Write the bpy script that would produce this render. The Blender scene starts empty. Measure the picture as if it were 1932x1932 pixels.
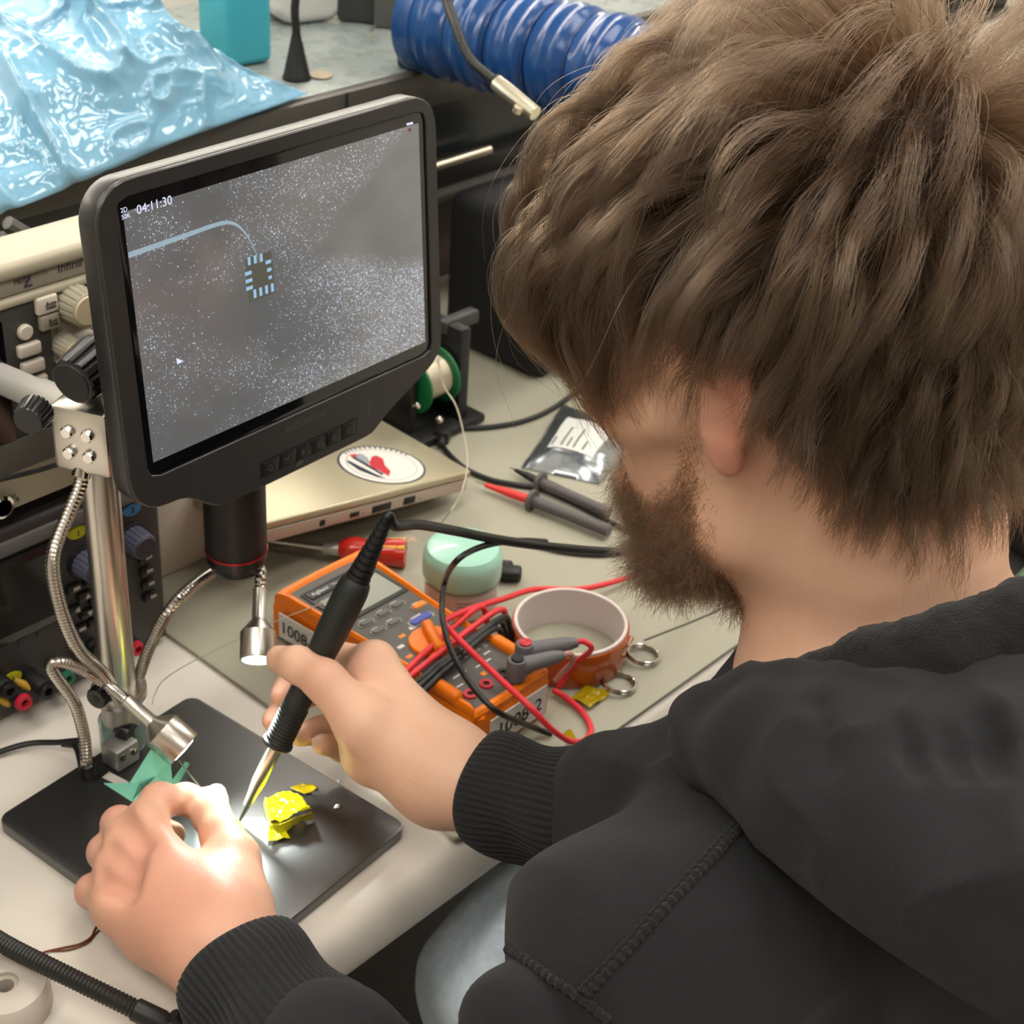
import bpy, bmesh, math, random
import numpy as np
from mathutils import Vector, Matrix
random.seed(7); np.random.seed(7)
S = bpy.context.scene
COL = S.collection

# ------------------------------------------------------------------ camera, light, exposure
# Bench top is z = 0 (metres). X runs along the bench, Y towards the wall behind it.
CR = np.array([[0.67436827, -0.73602591, 0.05910410],
               [0.35848677, 0.39632918, 0.84522802],
               [-0.64553440, -0.54880692, 0.53112738]])      # world -> camera
CAMP = np.array([0.0, 0.0, 0.68]); FPX = 3000.0
cam = bpy.data.cameras.new('camera'); camo = bpy.data.objects.new('camera', cam); COL.objects.link(camo)
cam.sensor_width = 36.0; cam.lens = FPX / 1932 * 36.0; cam.clip_start = 0.02; cam.clip_end = 30
mw = Matrix([[CR[0][i], CR[1][i], CR[2][i], CAMP[i]] for i in range(3)] + [[0, 0, 0, 1]])
camo.matrix_world = mw
S.camera = camo
cam.dof.use_dof = True; cam.dof.focus_distance = 0.74; cam.dof.aperture_fstop = 20.0
S.view_settings.view_transform = 'Standard'; S.view_settings.look = 'None'
S.view_settings.gamma = 1.0; S.view_settings.use_curve_mapping = False
S.view_settings.exposure = 0.12
S.cycles.max_bounces = 5; S.cycles.diffuse_bounces = 2; S.cycles.glossy_bounces = 3; S.cycles.transmission_bounces = 5; S.cycles.transparent_max_bounces = 6
S.cycles.use_adaptive_sampling = True; S.cycles.adaptive_threshold = 0.03; S.cycles.use_light_tree = False
S.cycles.caustics_reflective = False; S.cycles.caustics_refractive = False
W = bpy.data.worlds.new('world'); S.world = W; W.use_nodes = True
W.node_tree.nodes['Background'].inputs[0].default_value = (1, .95, .88, 1)
W.node_tree.nodes['Background'].inputs[1].default_value = 0.25
PANEL_STRENGTH = 7.8            # the room's ceiling light panels
PANEL_COLOR = (1.0, 0.955, 0.885)
FILL_STRIP_STRENGTH = 22.0           # added fill strip over the shelf, out of view

# ------------------------------------------------------------------ finding real places
def ray(u, v): return CR.T @ np.array([(u - 966) / FPX, -(v - 966) / FPX, -1.0])
def PZ(u, v, z=0.0): d = ray(u, v); return CAMP + d * ((z - CAMP[2]) / d[2])
def PY(u, v, y): d = ray(u, v); return CAMP + d * (y / d[1])
def PX(u, v, x): d = ray(u, v); return CAMP + d * (x / d[0])
def PD(u, v, t): return CAMP + ray(u, v) * t
A = lambda *p: np.array(p, float)
def nrm(v): v = np.asarray(v, float); return v / (np.linalg.norm(v) + 1e-12)

# ------------------------------------------------------------------ materials
def lin(c):
    if isinstance(c, str):
        c = [int(c[i:i + 2], 16) / 255 for i in (0, 2, 4)]
    return tuple(((x / 12.92) if x <= 0.04045 else ((x + 0.055) / 1.055) ** 2.4) for x in c[:3])
MATS = {}
def mat(name, col, rough=0.5, metal=0.0, spec=0.5, var=0.0, vscale=60, bump=0.0, bscale=300, coat=0.0, trans=0.0,
        ior=1.45, emit=None, estr=0.0, alpha=1.0, sss=0.0, sheen=0.0, rvar=0.0, detail=4):
    if name in MATS: return MATS[name]
    m = bpy.data.materials.new(name); m.use_nodes = True
    nt = m.node_tree; b = nt.nodes['Principled BSDF']
    c = lin(col)
    b.inputs['Base Color'].default_value = (*c, 1)
    b.inputs['Roughness'].default_value = rough; b.inputs['Metallic'].default_value = metal
    b.inputs['Specular IOR Level'].default_value = spec; b.inputs['Coat Weight'].default_value = coat
    b.inputs['Transmission Weight'].default_value = trans; b.inputs['IOR'].default_value = ior
    b.inputs['Alpha'].default_value = alpha; b.inputs['Sheen Weight'].default_value = sheen
    if sss: 
        b.inputs['Subsurface Weight'].default_value = sss; b.inputs['Subsurface Radius'].default_value = (1, .35, .2)
        b.inputs['Subsurface Scale'].default_value = 0.004
    if emit is not None:
        b.inputs['Emission Color'].default_value = (*lin(emit), 1); b.inputs['Emission Strength'].default_value = estr
    tc = nt.nodes.new('ShaderNodeTexCoord')
    if var or rvar:
        n = nt.nodes.new('ShaderNodeTexNoise'); n.inputs['Scale'].default_value = vscale; n.inputs['Detail'].default_value = detail
        nt.links.new(tc.outputs['Object'], n.inputs['Vector'])
        if var:
            mx = nt.nodes.new('ShaderNodeMix'); mx.data_type = 'RGBA'
            mx.inputs[6].default_value = (*[x * (1 - var) for x in c], 1); mx.inputs[7].default_value = (*[min(1, x * (1 + var)) for x in c], 1)
            nt.links.new(n.outputs['Fac'], mx.inputs[0]); nt.links.new(mx.outputs[2], b.inputs['Base Color'])
        if rvar:
            mr = nt.nodes.new('ShaderNodeMapRange'); mr.inputs[3].default_value = max(0, rough - rvar); mr.inputs[4].default_value = min(1, rough + rvar)
            nt.links.new(n.outputs['Fac'], mr.inputs[0]); nt.links.new(mr.outputs[0], b.inputs['Roughness'])
    if bump:
        n2 = nt.nodes.new('ShaderNodeTexNoise'); n2.inputs['Scale'].default_value = bscale; n2.inputs['Detail'].default_value = 3
        bp = nt.nodes.new('ShaderNodeBump'); bp.inputs['Strength'].default_value = bump; bp.inputs['Distance'].default_value = 0.001
        nt.links.new(tc.outputs['Object'], n2.inputs['Vector']); nt.links.new(n2.outputs['Fac'], bp.inputs['Height'])
        nt.links.new(bp.outputs[0], b.inputs['Normal'])
    MATS[name] = m
    return m

# ------------------------------------------------------------------ objects
def tag(o, label=None, cat=None, group=None, kind=None):
    if label: o['label'] = label
    if cat: o['category'] = cat
    if group: o['group'] = group
    if kind: o['kind'] = kind
    return o
def thing(name, label, cat, loc=(0, 0, 0), group=None):
    o = bpy.data.objects.new(name, None); COL.objects.link(o); o.location = Vector([float(x) for x in loc])
    o.empty_display_size = .01
    return tag(o, label, cat, group)
def adopt(o, parent):
    if parent is None: return o
    o.parent = parent
    bpy.context.view_layer.update()
    o.matrix_parent_inverse = parent.matrix_world.inverted()
    return o
WORLDM = {}
def wmat(o):
    m = Matrix.Identity(4)
    chain = []
    while o is not None: chain.append(o); o = o.parent
    for c in reversed(chain):
        m = m @ c.matrix_parent_inverse @ c.matrix_basis
    return m
def fadopt(o, parent):
    if parent is None: return o
    o.parent = parent; o.matrix_parent_inverse = wmat(parent).inverted()
    return o
def mesh(name, g, m=None, parent=None, smooth=True, sharp=35):
    """g = (verts, faces) in world space; one object with real geometry."""
    me = bpy.data.meshes.new(name)
    v, f = g
    me.from_pydata([tuple(map(float, p)) for p in v], [], [tuple(map(int, q)) for q in f])
    me.validate(verbose=False); me.update()
    bm = bmesh.new(); bm.from_mesh(me); bmesh.ops.recalc_face_normals(bm, faces=bm.faces); bm.to_mesh(me); bm.free()
    if m is not None:
        for q in (m if isinstance(m, (list, tuple)) else [m]): me.materials.append(q)
    o = bpy.data.objects.new(name, me); COL.objects.link(o)
    if smooth:
        me.polygons.foreach_set('use_smooth', [True] * len(me.polygons))
        if sharp and hasattr(me, 'set_sharp_from_angle'): me.set_sharp_from_angle(angle=math.radians(sharp))
    fadopt(o, parent)
    return o
def join(*gs):
    V, F = [], []
    for v, f in gs:
        n = len(V); V.extend([tuple(p) for p in v]); F.extend([tuple(i + n for i in q) for q in f])
    return V, F
def fr(x, y=None, z=None):
    """orthonormal frame matrix (columns x,y,z)"""
    x = nrm(x); y = np.asarray(y, float); y = nrm(y - x * (x @ y)); return np.stack([x, y, np.cross(x, y)], 1)
I3 = np.eye(3)
def xf(g, R=I3, t=(0, 0, 0)):
    v, f = g; return [tuple(R @ np.asarray(p, float) + np.asarray(t, float)) for p in v], f
def bm_geo(bm):
    bm.verts.ensure_lookup_table(); bm.verts.index_update()
    g = ([tuple(v.co) for v in bm.verts], [tuple(v.index for v in f.verts) for f in bm.faces]); bm.free(); return g
def box(sx, sy, sz, bev=0.0, seg=2, c=(0, 0, 0)):
    """box of full size centred at c, edges bevelled"""
    bm = bmesh.new(); bmesh.ops.create_cube(bm, size=1.0)
    for v in bm.verts: v.co = (v.co.x * sx + c[0], v.co.y * sy + c[1], v.co.z * sz + c[2])
    if bev: bmesh.ops.bevel(bm, geom=bm.edges[:], offset=min(bev, .49 * min(sx, sy, sz)), segments=seg, profile=0.5, affect='EDGES')
    return bm_geo(bm)
def bx(x0, x1, y0, y1, z0, z1, bev=0.0, seg=2):
    return box(x1 - x0, y1 - y0, z1 - z0, bev, seg, ((x0 + x1) / 2, (y0 + y1) / 2, (z0 + z1) / 2))
def prism(poly, z0, z1, bev=0.0, seg=2):
    """polygon in the xy plane extruded along z, rims bevelled"""
    bm = bmesh.new(); vs = [bm.verts.new((p[0], p[1], z0)) for p in poly]
    f = bm.faces.new(vs); r = bmesh.ops.extrude_face_region(bm, geom=[f])
    bmesh.ops.translate(bm, verts=[e for e in r['geom'] if isinstance(e, bmesh.types.BMVert)], vec=(0, 0, z1 - z0))
    if bev:
        ed = [e for e in bm.edges if abs(e.verts[0].co.z - e.verts[1].co.z) < 1e-9]
        bmesh.ops.bevel(bm, geom=ed, offset=bev, segments=seg, profile=0.5, affect='EDGES')
    return bm_geo(bm)
def rrect(w, h, r, n=6, c=(0, 0)):
    P = []
    for cx, cy, a0 in ((w / 2 - r, h / 2 - r, 0), (-w / 2 + r, h / 2 - r, 90), (-w / 2 + r, -h / 2 + r, 180), (w / 2 - r, -h / 2 + r, 270)):
        for i in range(n + 1):
            a = math.radians(a0 + 90 * i / n); P.append((c[0] + cx + r * math.cos(a), c[1] + cy + r * math.sin(a)))
    return P
def lathe(prof, n=32, axis=(0, 0, 1), o=(0, 0, 0), closed=False):
    """prof = [(r, h)...] turned around axis"""
    z = nrm(axis); x = nrm(np.cross(z, (0.3, .9, .31) if abs(z[1]) < .9 else (1, .1, 0))); y = np.cross(z, x); o = np.asarray(o, float)
    V, F = [], []
    m = len(prof)
    for r, h in prof:
        for k in range(n):
            a = 2 * math.pi * k / n; V.append(tuple(o + z * h + (x * math.cos(a) + y * math.sin(a)) * r))
    for i in range(m - 1 + (1 if closed else 0)):
        i2 = (i + 1) % m
        for k in range(n):
            k2 = (k + 1) % n; F.append((i * n + k, i * n + k2, i2 * n + k2, i2 * n + k))
    if not closed:
        if prof[0][0] > 1e-9: F.append(tuple(range(n))[::-1])
        if prof[-1][0] > 1e-9: F.append(tuple((m - 1) * n + k for k in range(n)))
    return V, F
def smoothline(P, n=8):
    """Catmull-Rom through the points"""
    P = [np.asarray(p, float) for p in P]
    if len(P) < 3: return P
    Q = [2 * P[0] - P[1]] + P + [2 * P[-1] - P[-2]]
    out = []
    for i in range(1, len(Q) - 2):
        a, b, c, d = Q[i - 1:i + 3]
        for k in range(n):
            t = k / n
            out.append(.5 * ((2 * b) + (-a + c) * t + (2 * a - 5 * b + 4 * c - d) * t * t + (-a + 3 * b - 3 * c + d) * t ** 3))
    out.append(P[-1]); return out
def tube(P, r, n=10, cap=True):
    """tube along polyline, r scalar or list"""
    P = [np.asarray(p, float) for p in P]; m = len(P)
    rs = [r] * m if np.isscalar(r) else list(r)
    T = [nrm(P[min(i + 1, m - 1)] - P[max(i - 1, 0)]) for i in range(m)]
    x = nrm(np.cross(T[0], (0.21, 0.1, 0.97) if abs(T[0][2]) < .9 else (1, 0, 0)))
    V, F = [], []
    for i in range(m):
        x = nrm(x - T[i] * (x @ T[i])); y = np.cross(T[i], x)
        for k in range(n):
            a = 2 * math.pi * k / n; V.append(tuple(P[i] + (x * math.cos(a) + y * math.sin(a)) * rs[i]))
    for i in range(m - 1):
        for k in range(n):
            k2 = (k + 1) % n; F.append((i * n + k, i * n + k2, (i + 1) * n + k2, (i + 1) * n + k))
    if cap: F.append(tuple(range(n))[::-1]); F.append(tuple((m - 1) * n + k for k in range(n)))
    return V, F
def resample(P, step):
    P = np.asarray(P, float); d = np.r_[0, np.cumsum(np.linalg.norm(np.diff(P, axis=0), axis=1))]
    n = max(2, int(d[-1] / step)); t = np.linspace(0, d[-1], n)
    return np.stack([np.interp(t, d, P[:, k]) for k in range(3)], 1)
def ribbed(P, r, pitch, depth, n=12):
    """tube with rings, as a gooseneck or corrugated sleeve"""
    Q = resample(P, pitch / 4); rs = [r - depth * (0.5 - 0.5 * math.cos(2 * math.pi * i / 4)) for i in range(len(Q))]
    return tube(Q, rs, n)
def torus(R_, r, n=40, m=10, axis=(0, 0, 1), o=(0, 0, 0)):
    prof = [(R_ + r * math.cos(2 * math.pi * k / m), r * math.sin(2 * math.pi * k / m)) for k in range(m)]
    return lathe(prof, n, axis, o, closed=True)
def text(s, size, o, x, y, m, parent, name='lettering', depth=0.0002, align='LEFT', sx=1.0, bold=0.0):
    cu = bpy.data.curves.new(name, 'FONT'); cu.body = s; cu.size = size; cu.extrude = depth; cu.align_x = align; cu.resolution_u = 3
    cu.offset = bold
    tmp = bpy.data.objects.new(name, cu); COL.objects.link(tmp)
    me = bpy.data.meshes.new_from_object(tmp.evaluated_get(bpy.context.evaluated_depsgraph_get()))
    bpy.data.objects.remove(tmp); bpy.data.curves.remove(cu)
    me.name = name; me.materials.clear(); me.materials.append(m)
    R_ = fr(x, y); M4 = Matrix([[R_[i][0] * sx, R_[i][1], R_[i][2], float(o[i])] for i in range(3)] + [[0, 0, 0, 1]])
    me.transform(M4)
    ob = bpy.data.objects.new(name, me); COL.objects.link(ob)
    fadopt(ob, parent)
    return ob
# ------------------------------------------------------------------ the room
M_wall = mat('wall_paint', 'E6DFD2', .8, var=.04, vscale=3)
M_floor = mat('floor_vinyl', 'B5AFA3', .5, var=.1, vscale=25)
M_ceil = mat('ceiling_tile', 'D8D4C8', .9, var=.05, vscale=40)
def struct(name, g, m): return tag(mesh(name, g, m, smooth=False), kind='structure')
RX0, RX1, RY0, RY1, RZ0, RZ1 = -2.2, 3.6, -3.2, 1.32, -.75, 1.95
struct('floor', bx(RX0, RX1, RY0, RY1, RZ0 - .1, RZ0), M_floor)
struct('ceiling', bx(RX0, RX1, RY0, RY1, RZ1, RZ1 + .1), M_ceil)
struct('wall_back', bx(RX0, RX1, RY1, RY1 + .1, RZ0, RZ1), M_wall)
struct('wall_front', bx(RX0, RX1, RY0 - .1, RY0, RZ0, RZ1), M_wall)
struct('wall_left', bx(RX0 - .1, RX0, RY0, RY1, RZ0, RZ1), M_wall)
struct('wall_right', bx(RX1, RX1 + .1, RY0, RY1, RZ0, RZ1), M_wall)
M_panel = mat('light_panel', 'FFFFFF', .6, emit=(1, 1, 1), estr=0)
_b = M_panel.node_tree.nodes['Principled BSDF']
_b.inputs['Emission Color'].default_value = (*PANEL_COLOR, 1); _b.inputs['Emission Strength'].default_value = PANEL_STRENGTH
M_fill_strip = mat('fill_strip_tube', 'FFFFFF', .5, emit=(1, 1, 1), estr=0)
_b = M_fill_strip.node_tree.nodes['Principled BSDF']; _b.inputs['Emission Color'].default_value = (*PANEL_COLOR, 1); _b.inputs['Emission Strength'].default_value = FILL_STRIP_STRENGTH
M_wmetal = mat('white_enamel', 'E6E4DE', .45)
for i, (x, y) in enumerate(((-.6, .62), (1.1, .62), (2.6, .62), (-.6, -.45), (1.1, -.45), (2.6, -.45), (.3, -1.9), (2.0, -1.9))):
    t = thing('ceiling_light', 'white ceiling light panel ' + ('over the bench', 'over the seated person', 'behind the camera')[i // 3] + ', ' + ('leftmost', 'middle', 'rightmost')[i % 3] + ' of its row', 'ceiling light', (x, y, RZ1), 'ceiling light panels')
    mesh('diffuser', bx(x - .56, x + .56, y - .26, y + .26, RZ1 - .012, RZ1 - .004), M_panel, t, smooth=False)
    for g in (bx(x - .6, x + .6, y + .26, y + .3, RZ1 - .02, RZ1), bx(x - .6, x + .6, y - .3, y - .26, RZ1 - .02, RZ1),
              bx(x - .6, x - .56, y - .26, y + .26, RZ1 - .02, RZ1), bx(x + .56, x + .6, y - .26, y + .26, RZ1 - .02, RZ1)):
        mesh('frame', g, M_wmetal, t, smooth=False)

# ------------------------------------------------------------------ bench
M_bench = mat('bench_laminate', 'D9D1C5', .42, var=.04, vscale=9, rvar=.08)
M_leg = mat('steel_leg', '55524D', .45, metal=.6)
bench = thing('workbench', 'pale beige laminate workbench with a rounded front edge under all the equipment', 'workbench', (.6, .8, -.75))
mesh('top', bx(-.9, 2.3, .494, 1.3, -.035, 0), M_bench, bench, smooth=False)
prof = [(.494, 0), (.480, .0005), (.474, -.0005), (.469, -.0028), (.4655, -.007), (.463, -.013), (.461, -.022), (.461, -.028), (.464, -.033), (.47, -.035), (.494, -.035)]
V = [(x, y, z) for x in (-.9, 2.3) for y, z in prof]; n = len(prof)
mesh('edge_nosing', (V, [tuple(range(n)), tuple(range(n, 2 * n))[::-1]] + [(i, (i + 1) % n, n + (i + 1) % n, n + i) for i in range(n)]), M_bench, bench, sharp=50)
mesh('added_dark_panel', bx(-.78, 2.18, .700, .716, -.70, -.036), mat('panel_dark', '1F1D1C', .6), bench, smooth=False)  # added black sheet, stands in for the shade under the bench
for x in (-.8, 2.2):
    for y in (.55, 1.2): mesh('leg', bx(x - .03, x + .03, y - .03, y + .03, -.75, -.035, .004), M_leg, bench)

M_matm = mat('esd_mat', 'A09C8A', .55, var=.05, vscale=14, bump=.08, bscale=500)
M_groove = mat('mat_edge', '4A4740', .7)
pg = rrect(1.45, .60, .006, 3, (.525 + .725, .470 + .30))
mm = tag(mesh('bench_mat', prism(pg, 0.0002, .0032, .0006), M_matm), 'grey green rubber mat covering the bench under the multimeter and laptop', 'mat')

# ------------------------------------------------------------------ shelf over the bench
M_shelf = mat('shelf_top', '7F8683', .28, var=.28, vscale=45, rvar=.1)
M_fascia = mat('shelf_fascia', '413F3A', .4, var=.06, vscale=20)
M_dpanel = mat('dark_panel', '23282A', .25)
M_black = mat('black_plastic', '191919', .45, var=.1)
M_brown = mat('brown_backboard', '4A3A31', .6, var=.15, vscale=14)
M_rail = mat('aluminium_rail', 'E3D8C4', .25, metal=.9)
sh = thing('bench_shelf', 'grey topped equipment shelf with a dark front running behind the bench', 'shelf', (1.0, 1.15, 0))
mesh('shelf_board', bx(-.6, 2.2, 1.012, 1.3, .222, .25, .002), M_shelf, sh)
mesh('fascia', bx(-.6, 2.2, .998, 1.012, .216, .2505, .003), M_fascia, sh)
mesh('glass_front', bx(-.6, 2.2, 1.03, 1.04, .152, .218), M_dpanel, sh)
mesh('rail', tube([(-.6, 1.012, .1515), (1.118, 1.012, .1515)], .0045, 12), M_rail, sh)
mesh('drawer_band', bx(-.6, 2.2, 1.012, 1.05, .127, .147, .002), M_black, sh)
mesh('ledge', bx(-.6, 2.2, 1.0, 1.06, .118, .127, .002), M_fascia, sh)
mesh('backboard', bx(-.6, 2.2, 1.06, 1.075, 0.0, .118), M_brown, sh)
mesh('divider', bx(.915, .917, .9965, .998, .216, .2505), M_black, sh)
for x in (-.55, 2.15): mesh('upright', bx(x - .02, x + .02, 1.08, 1.28, 0, .222, .003), M_fascia, sh)
for u0, v0, u1, v1 in ((14, 420, 85, 462), (0, 447, 45, 478)):
    mesh('strut', tube([PY(u0, v0, .95), PY(u1, v1, .95)], .005, 8), mat('grey_steel', '6E6A66', .4, metal=.5), sh)

# unseen strip added over the shelf to brighten monitor top, bag and hair
t = thing('added_fill_strip', 'long white fill strip added out of view on the wall above the shelf', 'added fill light', (.9, 1.28, .62))
mesh('housing', bx(.0, 1.8, 1.235, 1.319, .64, .69, .006), M_wmetal, t)
mesh('tube', tube([(.04, 1.255, .625), (1.76, 1.255, .625)], .014, 16), M_fill_strip, t)
for x in (.02, 1.77): mesh('end_cap', bx(x, x + .02, 1.238, 1.272, .608, .642, .003), M_wmetal, t)

# ------------------------------------------------------------------ on the shelf
ZS = .2505
M_teal = mat('teal_card', '45AFC0', .5, var=.03)
c0, c1, c2 = PZ(433, 132, ZS), PZ(517, 118, ZS), PZ(377, 95, ZS)
ex = c1 - c0; ey = np.cross((0, 0, 1), nrm(ex)) * np.linalg.norm(c2 - c0) * .85
t = thing('teal_box', 'tall turquoise carton standing on the shelf beside the blue bag', 'box', c0)
ctr = c0 + ex / 2 + ey / 2
mesh('carton', xf(box(np.linalg.norm(ex), np.linalg.norm(ey), .20, .007, 3), fr(ex, ey), ctr + A(0, 0, .10)), M_teal, t)
mesh('lid_flap', xf(box(np.linalg.norm(ex) * .97, np.linalg.norm(ey) * .97, .004, .001), fr(ex, ey), ctr + A(0, 0, .2015)), M_teal, t)

# gooseneck lamp: cone foot, black neck over the top of the frame, bright metal head
g0 = PZ(560, 148, ZS); t = thing('gooseneck_lamp', 'black gooseneck lamp on a cone foot with bright metal head before the blue duct', 'lamp', g0)
M_gblack = mat('gooseneck_black', '2B2A28', .4, metal=.4)
mesh('foot', lathe([(0, 0), (.0125, 0), (.0125, .002), (.0115, .004), (.0045, .036), (.004, .038), (0, .038)], 28, (0, 0, 1), g0), M_black, t)
e0, e1, e2, e3 = PD(838, -20, 1.27), PD(862, 55, 1.245), PD(888, 112, 1.235), PD(932, 152, 1.225)
neck = smoothline([g0 + A(0, 0, .036), g0 + A(.002, -.001, .08), g0 + A(.03, -.02, .19), (g0 + A(.0, -.02, .2) + e0 + A(0, 0, .08)) / 2 + A(0, 0, .045), e0 + A(-.002, 0, .035), e0, e1, e2, e3], 14)
mesh('neck', ribbed(neck, .0040, .0032, .0005, 10), M_gblack, t)
e4 = PD(1010, 214, 1.21)
mesh('collar', tube([e3, e3 + (e4 - e3) * .08], .0058, 14), M_gblack, t)
mesh('head_sleeve', tube([e3 + (e4 - e3) * .06, e3 + (e4 - e3) * .3, e4], [.0062, .0066, .0058], 18), mat('bright_steel', 'E8E2CE', .22, metal=.9), t)
k = e3 + (e4 - e3) * .6 + A(-.006, -.004, -.007)
mesh('switch', lathe([(0, 0), (.0035, 0), (.0035, .005), (0, .005)], 14, (0, -.4, 1), k), M_rail, t)
cp = PZ(604, 143, ZS)
tag(mesh('coin', lathe([(0, 0), (.0105, 0), (.011, .0004), (.011, .0012), (.0105, .0016), (0, .0016)], 28, (0, 0, 1), cp), mat('worn_brass', 'A79C86', .4, metal=.7)), 'small round metal disc lying on the shelf by the lamp foot', 'disc')

# white rounded device
t = thing('white_device', 'white rounded plastic device behind the gooseneck lamp on the shelf', 'device', PZ(590, 62, ZS))
M_wpl = mat('white_plastic', 'D9D5CE', .35)
dl, dr = PZ(530, 52, ZS), PZ(650, 38, ZS); ex = nrm(dr - dl); w = np.linalg.norm(dr - dl); ey = np.cross((0, 0, 1), ex)
cc = (dl + dr) / 2 + ey * .03
R_ = fr(ex, A(0, 0, 1))
mesh('shell', xf(prism(rrect(w * 1.1, .09, .022, 8, (0, .045)), -.03, .03, .008, 3), R_, cc + ey * 0), M_wpl, t)
for k, (a, b) in enumerate(((.012, .06), (.016, .066), (.012, .072))):
    mesh('marking', xf(box(.012 - .002 * k, .0012, .0006), fr(ex, A(0, 0, 1)), cc - ey * .0302 + ex * .022 + A(0, 0, .038 + .006 * k)), M_black, t)
mesh('foot', xf(box(w * .6, .03, .004, .001), fr(ex, ey), cc + A(0, 0, .0005)), M_black, t)
# dark boxes behind
M_dgrey = mat('dark_grey_plastic', '3B3A3A', .45, var=.1)
p = PZ(672, 52, ZS); t = thing('dark_case', 'dark grey instrument case on the shelf behind the white device', 'case', p)
mesh('body', xf(box(.03, .04, .12, .004), fr((.8, .55, 0), (-.55, .8, 0)), p + A(.76, .65, 0) * .03 + A(0, 0, .06)), M_dgrey, t)
mesh('metal_strip', xf(box(.03, .003, .004, .001), fr((.8, .55, 0), (-.55, .8, 0)), PD(700, 60, 1.5)), M_rail, t)
p = PZ(752, 66, ZS); t = thing('grey_case', 'narrow grey metal case standing against the blue duct', 'case', p)
mesh('body', xf(box(.028, .05, .13, .003), fr((.8, .55, 0), (-.55, .8, 0)), p + A(.76, .65, 0) * .03 + A(0, 0, .065)), mat('case_grey', '5F5C58', .4, metal=.3), t)
mesh('cap', xf(box(.029, .051, .01, .002), fr((.8, .55, 0), (-.55, .8, 0)), p + A(.76, .65, 0) * .03 + A(0, 0, .134)), M_dgrey, t)

# blue corrugated duct
t = thing('duct_hose', 'glossy dark blue corrugated duct hose lying on the shelf', 'hose', PZ(800, 100, ZS))
M_duct = mat('blue_vinyl', '1A4680', .2, var=.12, vscale=30, bump=.15, bscale=120)
rd = .046
pa, pb = PZ(822, 40, ZS + rd), PZ(1330, 184, ZS + rd)
Q = resample([pa, pa + (pb - pa) * .5 + A(0, .004, 0), pb], .0035); rs = []
for i in range(len(Q)):
    ph = (i * .0035 / .042) % 1.0
    rs.append(rd * (1 - .10 * (abs(ph - .5) * 2) ** 3) + .0012 * math.sin(i * 1.7))
mesh('wall', tube(Q, rs, 40, cap=False), M_duct, t)
for k in range(int(len(Q) * .0035 / .042)):
    q = Q[min(len(Q) - 1, int((k) * .042 / .0035))]
    mesh('wire_ring', torus(rd * .915, .0018, 36, 8, pb - pa, q), mat('blue_wire', '17386A', .25), t)
mesh('end_cuff', lathe([(rd * .8, -.012), (rd * .99, -.012), (rd * 1.0, -.008), (rd * 1.0, .006), (rd * .92, .01), (rd * .8, .01)], 40, pb - pa, pa, closed=True), M_duct, t)
mesh('foot_block', xf(box(.03, .02, .03, .003), fr(nrm(pb - pa) * A(1, 1, 0), np.cross((0, 0, 1), nrm(pb - pa))), PZ(785, 98, ZS + .015)), mat('navy_plastic', '16304F', .5), t)

# crumpled blue bag hanging over the shelf edge
def vnoise(P, seed, scale):
    """smooth value noise of points (n,3)"""
    rng = np.random.RandomState(seed); T = rng.rand(32, 32, 32)
    q = np.asarray(P) * scale; i = np.floor(q).astype(int); f = q - i; f = f * f * (3 - 2 * f); r = 0
    for a in (0, 1):
        for b in (0, 1):
            for c in (0, 1):
                w = (f[:, 0] if a else 1 - f[:, 0]) * (f[:, 1] if b else 1 - f[:, 1]) * (f[:, 2] if c else 1 - f[:, 2])
                r = r + w * T[(i[:, 0] + a) % 32, (i[:, 1] + b) % 32, (i[:, 2] + c) % 32]
    return r
front = [PY(-160, 470, .955), PY(0, 405, .965), PY(150, 345, .975), PY(300, 280, .983), PY(440, 228, .99), PZ(520, 200, .254), PZ(578, 178, .2535)]
back = [PZ(-160, -120, .335), PZ(0, -110, .345), PZ(130, -70, .345), PZ(240, 0, .33), PZ(330, 82, .305), PZ(450, 140, .270), PZ(580, 176, .254)]
fl, bl = smoothline(front, 30), smoothline(back, 30); NU = len(fl); NV = 110
G = np.zeros((NU, NV, 3))
for i in range(NU):
    for j in range(NV):
        s = j / (NV - 1); G[i, j] = fl[i] * (1 - s) + bl[i] * s
P = G.reshape(-1, 3).copy()
uu = np.repeat(np.linspace(0, 1, NU), NV); vv = np.tile(np.linspace(0, 1, NV), NU)
env = np.clip(np.sin(np.pi * vv), 0, 1) ** .6 * np.clip((1 - uu) * 2.2, 0, 1)
P[:, 2] += .03 * env
# folds: ridged noise in stretched directions
D1 = P @ np.array([[.9, .3, 0], [-.3, .9, 0], [0, 0, 1]]); D1 = D1 * A(1, .35, 1)
Wp = P + .02 * np.stack([vnoise(P, 6, 14), vnoise(P + 7, 7, 14), vnoise(P + 13, 8, 14)], 1)
r1 = 1 - abs(2 * vnoise(Wp * A(1, .4, .4), 3, 20) - 1); r2 = 1 - abs(2 * vnoise(Wp * A(.45, 1, .6) + 3, 4, 48) - 1); r3 = 1 - abs(2 * vnoise(Wp * A(1, .5, 1) + 9, 5, 120) - 1)
h = (.024 * (r1 ** 5 - .15) + .010 * (r2 ** 6 - .15) + .0020 * (r3 ** 5 - .2)) * np.clip(env * 1.5 + .12, 0, 1)
P += np.outer(h, nrm((-.35, -.45, .82)))
F = [(i * NV + j, (i + 1) * NV + j, (i + 1) * NV + j + 1, i * NV + j + 1) for i in range(NU - 1) for j in range(NV - 1)]
M_bag = mat('blue_film', '84B9D6', .10, var=.10, vscale=9, coat=1.0, trans=.15, ior=1.4)
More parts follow.
